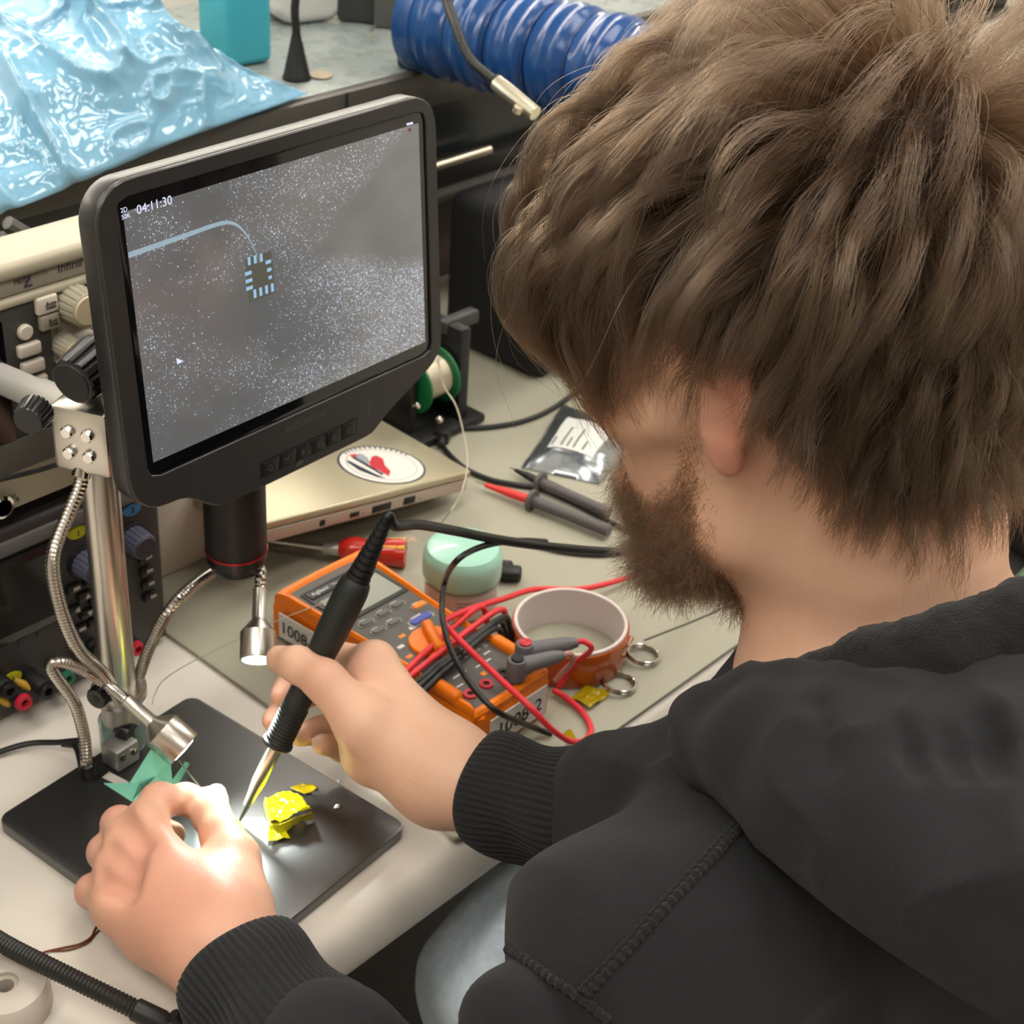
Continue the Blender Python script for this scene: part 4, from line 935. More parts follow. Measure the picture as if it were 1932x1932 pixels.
g = torus(rx_ * .16, .0004, 28, 6); spoly('emblem', [(-.36 + .13 * math.cos(a), .28 + .3 * math.sin(a)) for a in np.linspace(0, 6.28, 14)[:-1]], mat('sticker_grey', '9AA0A6', .5))
for k in range(14):
    a = math.radians(35 + 8 * k); spoly('rim_letter', [(.86 * math.cos(a + d) * q, .86 * math.sin(a + d) * q) for d, q in ((-.03, 1), (.03, 1), (.03, 1.08), (-.03, 1.08))], MATS['sticker_navy'])
# case under the laptop
t = thing('black_tool_case', 'low black case in the shadow under the tilted laptop', 'case', (.70, .86, ZM))
mesh('shell', bx(.640, .735, .80, .93, ZM, .0245, .004), mat('case_black', '1A1715', .6), t)
mesh('clasp', bx(.728, .744, .795, .803, .008, .018, .002), mat('clasp_orange', 'A2512A', .5), t)

# solder spool stand
t = thing('solder_stand', 'black stand holding a green flanged solder spool behind the laptop', 'stand', (.875, .85, ZM))
mesh('foot', bx(.835, .915, .815, .885, ZM, .012, .003), M_black, t)
mesh('post', bx(.886, .898, .822, .868, .010, .098, .002), M_black, t); mesh('post', bx(.838, .846, .832, .868, .010, .085, .002), M_black, t)
mesh('arm', bx(.884, .925, .838, .850, .088, .100, .002), M_dgrey, t)
sp = A(.865, .842, .052)
mesh('axle', tube([sp + A(-.026, 0, 0), sp + A(.026, 0, 0)], .004, 14), M_alud, t)
for u, v in ((785, 766), (828, 792)): mesh('bolt', lathe([(0, 0), (.003, 0), (.003, .002), (0, .0026)], 14, (-.4, -.8, .4), PY(u, v, .818)), M_chrome, t)
s_ = thing('solder_spool', 'green flanged spool of bare solder on the black stand', 'spool', sp)
M_sgreen = mat('spool_green', '12693C', .35)
for s in (-1, 1): mesh('flange', lathe([(.0042, -.0012), (.0245, -.0012), (.025, 0), (.0245, .0012), (.0042, .0012)], 40, (1, 0, 0), sp + A(.0165 * s, 0, 0), closed=True), M_sgreen, s_)
mesh('winding', tube(resample([sp + A(-.0152, 0, 0), sp + A(.0152, 0, 0)], .0008), [.0175 + .0004 * (i % 2) for i in range(len(resample([sp + A(-.0152, 0, 0), sp + A(.0152, 0, 0)], .0008)))], 32), mat('solder_wire', 'C9BFA8', .35, metal=.5), s_)
ws = [sp + A(.010, -.004, .0175), PD(838, 728, 1.30), PD(860, 765, 1.29), PD(874, 815, 1.275), PD(882, 870, 1.255), PD(872, 925, 1.235), PD(850, 965, 1.20), PZ(828, 992, ZM + .001)]
mesh('loose_wire', tube(smoothline(ws, 8), .0006, 8), MATS['solder_wire'], s_)
t = thing('cable_connector', 'black plug and flat adapter lying beside the solder stand', 'connector', PZ(830, 820, ZM))
mesh('shell', xf(box(.030, .014, .012, .002), fr((.8, .5, 0), (-.5, .8, 0)), PZ(838, 812, ZM + .006)), M_black, t)
mesh('boot', tube([PZ(838, 812, ZM + .006), PZ(830, 840, ZM + .005)], [.006, .003], 14), M_black, t)
# cables on the mat
def cable(label, pts, r=.002, m=None, name='cable'): return tag(mesh(name, tube(smoothline(pts, 10), r, 10), m or M_lblk), label, 'cable', 'cables on the mat')
cable('black cable curving over the mat behind the silver bag', [PZ(842, 806, ZM + .003), PZ(880, 808, ZM + .0026), PZ(930, 805, ZM + .0024), PZ(985, 795, ZM + .0024), PZ(1040, 772, ZM + .0024), PZ(1120, 720, ZM + .0024), PZ(1250, 660, ZM + .0024)], .0023)
cable('black cable running past the laptop corner to the grey probes', [PZ(832, 838, ZM + .003), PZ(850, 860, ZM + .003), PZ(880, 885, ZM + .0026), PZ(925, 905, ZM + .0024), PZ(975, 915, ZM + .0024), PZ(1020, 922, ZM + .0024), PZ(1075, 945, ZM + .0024), PZ(1180, 1000, ZM + .0024)], .0023)
cable('thin dark cable lying under the red lead near the beard', [PZ(1010, 1030, ZM + .0016), PZ(1060, 1042, ZM + .0016), PZ(1120, 1048, ZM + .0016), PZ(1175, 1046, ZM + .0016), PZ(1260, 1040, ZM + .0016)], .0014)
mesh('mat_seam', tube([PZ(1215, 1209, .0031), PZ(1300, 1176, .0031), PZ(1400, 1133, .0031), PZ(1500, 1095, .0031)], .0009, 6), M_groove, mm)

# anti-static bag
t = thing('antistatic_bag', 'silver antistatic pouch with a printed label beside the face', 'bag', PZ(1060, 840, ZM))
a, b, c, d = PZ(983, 884, ZM), PZ(1130, 915, ZM), PZ(1215, 820, ZM), PZ(1062, 765, ZM)
n = 26; V = []
for i in range(n + 1):
    for j in range(n + 1):
        s, q = i / n, j / n; p = a * (1 - s) * (1 - q) + b * s * (1 - q) + c * s * q + d * (1 - s) * q
        V.append(p + A(0, 0, .0006 + .013 * (max(0, math.sin(math.pi * s) * math.sin(math.pi * q))) ** .6))
V = np.array(V); V[:, 2] += .0035 * (vnoise(V + 2, 21, 90) - .3); V[:, 2] = np.maximum(V[:, 2], ZM + .0003)
top = len(V); low = V.copy(); low[:, 2] = ZM + .0001; VV = np.vstack([V, low])
F = [(i * (n + 1) + j, (i + 1) * (n + 1) + j, (i + 1) * (n + 1) + j + 1, i * (n + 1) + j + 1) for i in range(n) for j in range(n)]
bd = [i * (n + 1) for i in range(n + 1)] + [n * (n + 1) + j for j in range(1, n + 1)] + [i * (n + 1) + n for i in range(n - 1, -1, -1)] + [j for j in range(n - 1, 0, -1)]
F += [tuple(x + top for x in f[::-1]) for f in F] + [(bd[k], bd[(k + 1) % len(bd)], bd[(k + 1) % len(bd)] + top, bd[k] + top) for k in range(len(bd))]
mesh('pouch', (VV, F), mat('silver_film', '9AA0A4', .22, metal=.85, var=.1), t, sharp=50)
def onbag(s, q, dz=.0006):
    i, j = s * n, q * n; p = V[int(round(i)) * (n + 1) + int(round(j))]; return p + A(0, 0, dz)
LBL = [[onbag(.18 + .6 * x / 6, .22 + .5 * y / 6) for y in range(7)] for x in range(7)]
vl = [p for r in LBL for p in r]; nl = len(vl); vl2 = vl + [p - A(0, 0, .0012) for p in vl]
mesh('printed_label', (vl2, [(i * 7 + j, (i + 1) * 7 + j, (i + 1) * 7 + j + 1, i * 7 + j + 1) for i in range(6) for j in range(6)]), mat('label_paper', 'D3D3CE', .6), t)
for k in range(5):
    P_ = [onbag(.24 + .09 * k, .28 + .06 * x, .0011) for x in range(3 + (k * 2) % 4)]
    if len(P_) > 1: mesh('label_print', tube(P_, .0007, 5), mat('print_grey', '77796F', .6), t)
# grey probes
def probe(label, tip, neck_, end, tipm, r):
    o = thing('test_probe', label, 'probe', neck_ - A(0, 0, r)); ax = nrm(end - neck_)
    M_pr = mat('probe_grey', '5C5657', .45)
    mesh('handle', tube([neck_, neck_ + ax * .012, neck_ + ax * .03, end], [r * .85, r, r * .92, r], 20), M_pr, o)
    mesh('finger_guard', lathe([(r * .5, -.002), (r * 1.75, -.0015), (r * 1.8, 0), (r * 1.75, .0015), (r * .5, .002)], 26, ax, neck_ + ax * .002, closed=True), M_pr, o)
    mesh('tip_sleeve', tube([neck_, neck_ + (tip - neck_) * .35, neck_ + (tip - neck_) * .8], [r * .75, r * .7, r * .35], 16), tipm, o)
    mesh('needle', tube([neck_ + (tip - neck_) * .7, tip], [.0009, .0004], 8), M_steel, o)
probe('grey test probe with a bright red tip sleeve pointing at the laptop', PZ(895, 908, ZM + .0055), PZ(1000, 943, ZM + .0078), PZ(1150, 1002, ZM + .0078), mat('tip_red', 'E23B38', .4), .0052)
probe('grey test probe with a black tip sleeve beside the silver bag', PZ(962, 882, ZM + .0050), PZ(1016, 908, ZM + .0072), PZ(1150, 968, ZM + .0072), M_black, .0047)

# crane folded from mint paper
t = thing('paper_crane', 'mint green folded paper crane standing on the black plate by the lamp', 'paper crane', PZ(290, 1500, ZP))
YC = .615
q = {'head': PY(196, 1478, .628), 'neck': PY(262, 1478, .618), 'wtop': PY(285, 1413, .634), 'w1': PY(240, 1484, .622), 'ridge': PY(296, 1463, .620), 'wr': PY(320, 1432, .628), 'tail': PY(376, 1450, .632), 'tbase': PY(325, 1472, .620), 'tlow': PY(330, 1486, .618),
     'belly': PZ(285, 1512, ZP + .0005), 'front': PY(248, 1512, .604), 'w2tip': PY(300, 1530, .592), 'w2r': PY(335, 1500, .606), 'crest': PY(350, 1437, .630)}
def tri(name, *ks):
    P_ = [q[k] for k in ks]; nn = nrm(np.cross(P_[1] - P_[0], P_[2] - P_[0])) * .00025
    V = [p + nn for p in P_] + [p - nn for p in P_]; m_ = len(P_)
    return mesh(name, (V, [tuple(range(m_)), tuple(range(m_, 2 * m_))[::-1]] + [(i, (i + 1) % m_, m_ + (i + 1) % m_, m_ + i) for i in range(m_)]), mat('paper_mint', '7FCDB2', .6, var=.03), t, smooth=False)
tri('wing', 'wtop', 'w1', 'ridge'); tri('wing', 'wtop', 'ridge', 'wr'); tri('wing', 'wr', 'ridge', 'tbase')
tri('neck', 'head', 'w1', 'neck'); tri('neck', 'head', 'neck', 'front'); tri('body', 'neck', 'ridge', 'belly'); tri('body', 'neck', 'belly', 'front')
tri('tail', 'tbase', 'crest', 'tlow'); tri('tail', 'crest', 'tail', 'tlow'); tri('body', 'ridge', 'tbase', 'tlow'); tri('body', 'ridge', 'tlow', 'belly')
tri('near_wing', 'ridge', 'w2tip', 'front'); tri('near_wing', 'ridge', 'w2r', 'w2tip'); tri('neck', 'w1', 'ridge', 'neck')

# wire spool, copper wire, flexible arm, threads
p = PZ(12, 1872, .012)
t = thing('wire_spool', 'milky plastic spool of fine copper wire on the bench near the ribbed black arm', 'spool', (p[0], p[1], 0))
M_milk = mat('milky_plastic', 'D8CCC0', .3, trans=.25, ior=1.3, sss=.0)
mesh('spool_body', lathe([(.007, .004), (.007, .0195), (.0085, .0205), (.0155, .0205), (.0205, .0185), (.0225, .014), (.0225, .003), (.021, .0006), (.0085, .0006)], 48, (0, 0, 1), (p[0], p[1], 0), closed=True), M_milk, t)
mesh('hub', lathe([(.0045, .002), (.007, .002), (.007, .017), (.0045, .017)], 30, (0, 0, 1), (p[0], p[1], 0), closed=True), mat('hub_tan', 'B9AFA2', .4), t)
mesh('seam', torus(.0224, .0004, 48, 6, (0, 0, 1), (p[0], p[1], .003)), M_milk, t)
M_cu = mat('copper_wire', '7A4630', .35, metal=.6)
mesh('copper_wire', tube(smoothline([PZ(40, 1822, .010), PZ(58, 1808, .006), PZ(85, 1796, .002), PZ(115, 1789, .001), PZ(150, 1781, .001), PZ(172, 1768, .001), PZ(184, 1746, .001), PZ(215, 1722, .0012)], 8), .0006, 8), M_cu, t)
mesh('copper_wire', tube(smoothline([PZ(95, 1794, .0012), PZ(130, 1792, .001), PZ(165, 1779, .001), PZ(186, 1756, .001), PZ(220, 1735, .0012)], 8), .0005, 8), M_cu, t)
zA = .030
fa = thing('flexible_arm', 'ribbed black flexible arm reaching across the near corner of the bench', 'flexible arm', PZ(-150, 1700, 0))
P_ = smoothline([PZ(-150, 1705, .012), PZ(-60, 1742, .026), PZ(20, 1788, zA), PZ(110, 1833, zA), PZ(210, 1882, zA - .004), PZ(262, 1908, zA - .008)], 12)
mesh('arm_tube', ribbed(P_, .0052, .0022, .0006, 16), M_gblack, fa)
e0, e1 = PZ(255, 1904, zA - .0075), PZ(318, 1934, zA - .013)
mesh('end_sleeve', tube([e0, e0 + (e1 - e0) * .8, e1], [.0060, .0060, .0048], 20), M_black, fa)
mesh('end_screw', lathe([(0, -.003), (.0034, -.003), (.0038, 0), (.0034, .003), (0, .0035)], 18, nrm(A(-.3, .4, .8)), PZ(333, 1921, zA - .010)), M_black, fa)
mesh('base', lathe([(0, 0), (.03, 0), (.032, .002), (.030, .012), (.012, .016), (0, .016)], 36, (0, 0, 1), PZ(-150, 1705, 0) + A(0, 0, .0004)), M_black, fa)
M_thr = mat('clear_thread', 'C9C2B0', .3, trans=.3)
tag(mesh('fine_thread', tube(smoothline([PZ(287, 1330, .004), PZ(292, 1310, .010), PZ(310, 1282, .02), PZ(360, 1250, .03), PZ(430, 1215, .036), PZ(520, 1172, .043), PZ(625, 1132, .0455)], 8), .00035, 6), M_thr), 'hair fine pale thread running from the plate up onto the multimeter', 'thread')
# ------------------------------------------------------------------ smooth bodies from blended distance fields
class Field:
    def __init__(s, lo, hi, h):
        s.lo = np.asarray(lo, float); s.h = h; s.n = np.ceil((np.asarray(hi, float) - s.lo) / h).astype(int) + 1
        s.a = np.full(s.n, .5, np.float32)
    def sl(s, lo, hi):
        i0 = np.clip(np.floor((np.asarray(lo) - s.lo) / s.h).astype(int), 0, s.n - 1); i1 = np.clip(np.ceil((np.asarray(hi) - s.lo) / s.h).astype(int) + 1, 1, s.n)
        return i0, np.maximum(i1, i0 + 1)
    def grid(s, i0, i1):
        ax = [(s.lo[k] + s.h * np.arange(i0[k], i1[k])).astype(np.float32) for k in range(3)]
        return ax[0][:, None, None], ax[1][None, :, None], ax[2][None, None, :]
    def put(s, prim, k=.004, op='u', m=0):
        f, lo, hi = prim; m = m or max(k, 2 * s.h) * 1.05 + s.h
        i0, i1 = s.sl(np.asarray(lo) - m, np.asarray(hi) + m); S_ = tuple(slice(a, b) for a, b in zip(i0, i1))
        d = f(*s.grid(i0, i1)).astype(np.float32); o = s.a[S_]
        if op == 's': d = -d
        if k > 0:
            e = np.maximum(k - np.abs(o - d), 0) / k; e = e * e * (k / 4)
        else: e = 0
        s.a[S_] = (np.minimum(o, d) - e) if op == 'u' else (np.maximum(o, d) + e)
    def merge(s, g, k=.004):
        """blend a field built on the same lattice"""
        i0 = np.rint((g.lo - s.lo) / s.h).astype(int); j0 = np.maximum(i0, 0); j1 = np.minimum(i0 + g.n, s.n)
        S_ = tuple(slice(a, b) for a, b in zip(j0, j1)); T_ = tuple(slice(a, b) for a, b in zip(j0 - i0, j1 - i0))
        d, o = g.a[T_], s.a[S_]; e = np.maximum(k - np.abs(o - d), 0) / k
        s.a[S_] = np.minimum(o, d) - e * e * (k / 4)
    def sub(s, lo, hi):
        i0, i1 = s.sl(lo, hi); return Field(s.lo + i0 * s.h, s.lo + (i1 - 1) * s.h, s.h)
    def sample(s, P):
        q = (np.asarray(P) - s.lo) / s.h; i = np.clip(np.floor(q).astype(int), 0, s.n - 2); f = np.clip(q - i, 0, 1); r = 0
        for a in (0, 1):
            for b in (0, 1):
                for c in (0, 1):
                    w = (f[:, 0] if a else 1 - f[:, 0]) * (f[:, 1] if b else 1 - f[:, 1]) * (f[:, 2] if c else 1 - f[:, 2])
                    r = r + w * s.a[i[:, 0] + a, i[:, 1] + b, i[:, 2] + c]
        return r
    def grad(s, P, e=.002):
        P = np.asarray(P); G = np.stack([s.sample(P + d) - s.sample(P - d) for d in np.eye(3) * e], 1); return G / (np.linalg.norm(G, axis=1, keepdims=True) + 1e-9)
    def mesh(s):
        a = s.a; neg = a < 0; n = s.n
        c = np.zeros(n - 1, np.uint8)
        for x in (0, 1):
            for y in (0, 1):
                for z in (0, 1): c += neg[x:n[0] - 1 + x, y:n[1] - 1 + y, z:n[2] - 1 + z]
        cells = np.argwhere((c > 0) & (c < 8)); idx = np.full(n - 1, -1, np.int32); idx[tuple(cells.T)] = np.arange(len(cells))
        P = np.zeros((len(cells), 3)); W_ = np.zeros(len(cells)); off = np.array([[x, y, z] for x in (0, 1) for y in (0, 1) for z in (0, 1)])
        val = [a[tuple((cells + o).T)] for o in off]
        for i in range(8):
            for j in range(i + 1, 8):
                if np.abs(off[i] - off[j]).sum() != 1: continue
                va, vb = val[i], val[j]; m = (va < 0) != (vb < 0); t = np.where(m, va / np.where(m, va - vb, 1), 0)
                P += (off[i] + t[:, None] * (off[j] - off[i])) * m[:, None]; W_ += m
        V = s.lo + (cells + P / W_[:, None]) * s.h; F = []
        for ax in range(3):
            u, v = (ax + 1) % 3, (ax + 2) % 3; sh = [slice(None)] * 3; sh2 = [slice(None)] * 3
            sh[ax] = slice(0, n[ax] - 1); sh2[ax] = slice(1, n[ax]); A0, A1 = neg[tuple(sh)], neg[tuple(sh2)]
            e = np.argwhere(A0 != A1); e = e[(e[:, u] > 0) & (e[:, v] > 0) & (e[:, u] < n[u] - 1) & (e[:, v] < n[v] - 1)]
            du = np.zeros(3, int); du[u] = 1; dv = np.zeros(3, int); dv[v] = 1
            q = np.stack([idx[tuple((e - du - dv).T)], idx[tuple((e - dv).T)], idx[tuple(e.T)], idx[tuple((e - du).T)]], 1)
            fl = ~A0[tuple(e.T)]; q[fl] = q[fl][:, ::-1]; F.append(q)
        F = np.vstack(F); F = F[(F >= 0).all(1)]
        return V, F
def capsule(p0, p1, r0, r1=None, n=None, s=1.0):
    """round cone; n,s: squeeze by factor s along direction n"""
    p0, p1 = np.asarray(p0, float), np.asarray(p1, float); r1 = r0 if r1 is None else r1; b = p1 - p0; bb = b @ b + 1e-12
    if n is not None:
        n = nrm(n); M_ = np.eye(3) + (s - 1) * np.outer(n, n); b2 = M_ @ b
    def f(X, Y, Z):
        x, y, z = X - p0[0], Y - p0[1], Z - p0[2]
        t = np.clip((x * b[0] + y * b[1] + z * b[2]) / bb, 0, 1)
        x, y, z = x - t * b[0], y - t * b[1], z - t * b[2]
        if n is None: return np.sqrt(x * x + y * y + z * z) - (r0 + (r1 - r0) * t)
        w = (x * n[0] + y * n[1] + z * n[2]) * (s - 1); x, y, z = x + w * n[0], y + w * n[1], z + w * n[2]
        return (np.sqrt(x * x + y * y + z * z) - (r0 + (r1 - r0) * t)) / max(1, s) ** .5
    R_ = max(r0, r1); return f, np.minimum(p0, p1) - R_, np.maximum(p0, p1) + R_
def ellipsoid(c, fr_, rad):
    c = np.asarray(c, float); fr_ = np.asarray(fr_, float); rad = np.asarray(rad, float); R_ = max(rad)
    def f(X, Y, Z):
        x, y, z = X - c[0], Y - c[1], Z - c[2]; k0 = 0; k1 = 0
        for i in range(3):
            q = x * fr_[0, i] + y * fr_[1, i] + z * fr_[2, i]; k0 = k0 + (q / rad[i]) ** 2; k1 = k1 + (q / rad[i] ** 2) ** 2
        k0 = np.sqrt(k0); return k0 * (k0 - 1) / np.sqrt(k1 + 1e-12)
    return f, c - R_, c + R_
def npmesh(name, V, F, m, parent=None, smooth=True):
    me = bpy.data.meshes.new(name); V = np.asarray(V, np.float32); F = np.asarray(F, np.int32)
    me.vertices.add(len(V)); me.vertices.foreach_set('co', V.ravel()); me.loops.add(F.size); me.loops.foreach_set('vertex_index', F.ravel())
    me.polygons.add(len(F)); me.polygons.foreach_set('loop_start', np.arange(0, F.size, 4, dtype=np.int32))
    me.polygons.foreach_set('use_smooth', np.ones(len(F), bool)); me.update(calc_edges=True); me.validate()
    for q in (m if isinstance(m, (list, tuple)) else [m]): me.materials.append(q)
    o = bpy.data.objects.new(name, me); COL.objects.link(o); fadopt(o, parent); return o
def attr(o, name, vals):
    a = o.data.attributes.new(name, 'FLOAT', 'POINT'); a.data.foreach_set('value', np.asarray(vals, np.float32))
def relax(V, F, it=2, lam=.5):
    for _ in range(it):
        S_ = np.zeros_like(V); c = np.zeros(len(V))
        for a, b in ((0, 1), (1, 2), (2, 3), (3, 0)):
            np.add.at(S_, F[:, a], V[F[:, b]]); np.add.at(S_, F[:, b], V[F[:, a]]); np.add.at(c, F[:, a], 1); np.add.at(c, F[:, b], 1)
        V = V * (1 - lam) + lam * S_ / np.maximum(c, 1)[:, None]
    return V
# ------------------------------------------------------------------ the person
def hframe(head, pitch, roll=0):
    h, p, r = np.radians([head, pitch, roll]); f = A(math.cos(h) * math.cos(p), math.sin(h) * math.cos(p), math.sin(p))
    l = nrm(np.cross((0, 0, 1), f)); u = np.cross(f, l); return f, l * math.cos(r) + u * math.sin(r), u * math.cos(r) - l * math.sin(r)
hf, hl, hu = hframe(103, -17, 0)
HF = np.stack([hf, hl, hu], 1)
HO = PD(1385, 800, .74) - hl * .080
def HP(f, l, u): return HO + hf * f + hl * l + hu * u
B = Field((.285, .17, -.02), (.90, .66, .50), .002)
# --- head
hd = B.sub(HP(0, 0, 0) - .17, HP(0, 0, 0) + .19)
hd.put(ellipsoid(HP(-.010, 0, .045), HF, (.098, .078, .085)), 0)
hd.put(ellipsoid(HP(-.032, 0, .060), HF, (.088, .074, .082)), .02)
hd.put(ellipsoid(HP(.030, 0, -.022), HF, (.064, .060, .088)), .03)
for s in (-1, 1):
    hd.put(capsule(HP(.022, s * .050, -.070), HP(.082, s * .016, -.108), .017, .015), .025)
    hd.put(capsule(HP(.0, s * .058, -.02), HP(.022, s * .050, -.070), .014, .016), .02)
    hd.put(capsule(HP(.074, s * .046, -.012), HP(.045, s * .062, -.002), .013, .012), .02)      # cheekbone
    hd.put(capsule(HP(.093, s * .010, .030), HP(.078, s * .046, .030), .009, .009), .012)       # brow
    hd.put(ellipsoid(HP(.103, s * .032, .010), HF, (.016, .016, .011)), .008, 's')              # socket
hd.put(capsule(HP(.086, 0, -.106), HP(.084, 0, -.110), .017), .02)
hd.put(ellipsoid(HP(.070, 0, -.055), HF, (.030, .036, .042)), .02)
hd.put(capsule(HP(.096, 0, .018), HP(.116, 0, -.022), .0075, .0105), .010)                      # nose
for s in (-1, 1): hd.put(capsule(HP(.108, s * .010, -.027), HP(.112, s * .004, -.026), .0075), .006)
hd.put(capsule(HP(.098, -.018, -.062), HP(.098, .018, -.062), .0075), .010); hd.put(capsule(HP(.097, -.015, -.074), HP(.097, .015, -.074), .008), .008)
for s in (-1, 1):                                                                               # ears
    ef = nrm(hf * .94 + hl * s * -.30 + hu * .0); eu = nrm(hu * .97 - hf * .16); er = np.stack([ef, eu, np.cross(ef, eu)], 1); ec = HP(.000, s * .082, .010)
    e = hd.sub(ec - .05, ec + .05)
    e.put(ellipsoid(ec + eu * .008, er, (.0180, .0250, .0075)), 0); e.put(ellipsoid(ec - eu * .0235 + ef * .003, er, (.0112, .0130, .0062)), .010)
    out_ = hl * s
    e.put(ellipsoid(ec + out_ * .0075 + ef * .003 - eu * .000, er, (.0105, .0150, .0062)), .005, 's')
    e.put(ellipsoid(ec + out_ * .008 + eu * .018 - ef * .001, er, (.0105, .0065, .0045)), .004, 's')
    e.put(capsule(ec + ef * .012 - eu * .004 + out_ * .001, ec + ef * .012 - eu * .013 + out_ * .001, .0042), .005)   # tragus
    e.put(capsule(ec + eu * .0 - ef * .019, ec + eu * .030 - ef * .007, .0042, .0036), .004); e.put(capsule(ec + eu * .030 - ef * .007, ec + eu * .024 + ef * .014, .0036, .003), .004)
    hd.merge(e, .006)
B.merge(hd, .002)
# --- neck and the trunk inside the clothes
C7 = A(.655, .275, .195)
B.put(capsule(HP(-.022, 0, -.035), HP(-.030, 0, -.085), .058, .059), .03)
B.put(capsule(HP(-.030, 0, -.085), C7 + A(0, .015, -.01), .059, .066), .03)
for s in (-1, 1): B.put(capsule(HP(.012, s * .018, -.085), HP(-.012, s * .015, -.16), .018, .03), .03)
ACL, ACR = A(.436, .270, .128), A(.835, .285, .150)
B.put(capsule(C7 + A(0, .01, -.03), ACL + A(.03, 0, -.01), .055, .04), .04); B.put(capsule(C7 + A(0, .01, -.03), ACR + A(-.02, 0, -.01), .055, .04), .04)
B.put(ellipsoid(A(.65, .27, .04), I3, (.15, .085, .16)), .05)
ELR = A(.735, .290, .045); WRR = PD(895, 1478, .893); ELL = A(.385, .255, -.075); WRL = PZ(446, 1812, .040)
B.put(capsule(ACR, ELR, .042, .038), .03); B.put(capsule(ACL, ELL, .042, .038), .03)
# --- right hand round the iron
IT, IE = PZ(450, 1552, .0096), PD(720, 1000, .90)
iron_ax = nrm(IE - IT)
def hand(field, wrist, wr, wn, ws, palm, fingers, thumb, kf=.0015, fore=None):
    pts = [wrist] + [p for p, r in palm] + [q for ch in fingers for q, r in ch] + [q for q, r in thumb] + ([fore] if fore is not None else [])
    lo, hi = np.min(pts, 0) - .06, np.max(pts, 0) + .06
    g = field.sub(lo, hi); pm = field.sub(lo, hi)
    if fore is not None: pm.put(capsule(fore, wrist, wr * 1.14, wr * 1.08, wn, 1.1), .01)
    for p, r in palm: pm.put(capsule(wrist, p, wr * .86, r), .018)
    for i in range(len(palm) - 1): pm.put(capsule(palm[i][0], palm[i + 1][0], palm[i][1], palm[i + 1][1]), .010)
    for ch in fingers:
        c = field.sub(np.min([q for q, r in ch], 0) - .03, np.max([q for q, r in ch], 0) + .03)
        for (p, r), (q, r2) in zip(ch[:-1], ch[1:]): c.put(capsule(p, q, r, r2), .0035)
        for (p, r) in ch[1:-1]: c.put(capsule(p, p + A(0, 0, .0001), r * 1.07), .003)
        g.merge(c, kf)
    c = field.sub(np.min([q for q, r in thumb], 0) - .03, np.max([q for q, r in thumb], 0) + .03)
    for (p, r), (q, r2) in zip(thumb[:-1], thumb[1:]): c.put(capsule(p, q, r, r2), .006)
    pm.merge(c, .012)
    pm.merge(g, .0045)
    field.merge(pm, .01)
D = PD
R_palm = [(D(700, 1262, .935), .0125), (D(722, 1302, .950), .0125), (D(742, 1345, .960), .0120), (D(752, 1392, .958), .0115), (D(706, 1420, .922), .016), (D(690, 1360, .912), .013)]
R_f = [[(D(700, 1258, .935), .0115), (D(620, 1236, .972), .0098), (D(556, 1262, .985), .0086), (D(533, 1312, .968), .0074)],
       [(D(722, 1300, .952), .0115), (D(620, 1290, .990), .0098), (D(548, 1322, .990), .0086), (D(517, 1358, .966), .0076)],
       [(D(742, 1345, .962), .0110), (D(660, 1358, .992), .0095), (D(600, 1380, .985), .0083), (D(566, 1386, .962), .0074)],
       [(D(752, 1392, .960), .0100), (D(690, 1408, .982), .0085), (D(645, 1412, .975), .0074), (D(608, 1404, .958), .0066)]]
R_t = [(D(765, 1428, .905), .0165), (D(690, 1368, .900), .0155), (D(612, 1284, .905), .0115), (D(562, 1254, .916), .0100), (D(528, 1244, .928), .0084)]
hand(B, D(835, 1458, .903), .0235, A(-.25, -.35, .9), 1.25, R_palm, R_f, R_t, fore=D(985, 1516, .872))
# --- left hand pinching the wire
def Z(u, v, z): return PZ(u, v, z)
L_palm = [(Z(268, 1566, .050), .0118), (Z(243, 1616, .047), .0116), (Z(228, 1668, .041), .0112), (Z(226, 1712, .033), .0108), (Z(300, 1760, .026), .015), (Z(400, 1690, .040), .016)]
L_f = [[(Z(266, 1560, .053), .0118), (Z(300, 1512, .053), .0100), (Z(350, 1508, .044), .0085), (Z(392, 1514, .036), .0074)],
       [(Z(238, 1612, .050), .0118), (Z(226, 1556, .039), .0098), (Z(275, 1556, .022), .0088), (Z(325, 1575, .020), .0078)],
       [(Z(222, 1662, .045), .0112), (Z(200, 1608, .030), .0096), (Z(245, 1608, .018), .0086), (Z(292, 1628, .018), .0076)],
       [(Z(222, 1708, .036), .0102), (Z(176, 1682, .021), .0090), (Z(215, 1660, .013), .0078), (Z(255, 1668, .014), .0068)]]
L_t = [(Z(455, 1705, .038), .0165), (Z(437, 1622, .040), .0150), (Z(418, 1576, .042), .0112), (Z(398, 1538, .040), .0102), (Z(404, 1510, .036), .0086)]
hand(B, Z(410, 1775, .038), .0240, A(-.1, -.25, .95), 1.25, L_palm, L_f, L_t, fore=Z(520, 1925, .045))
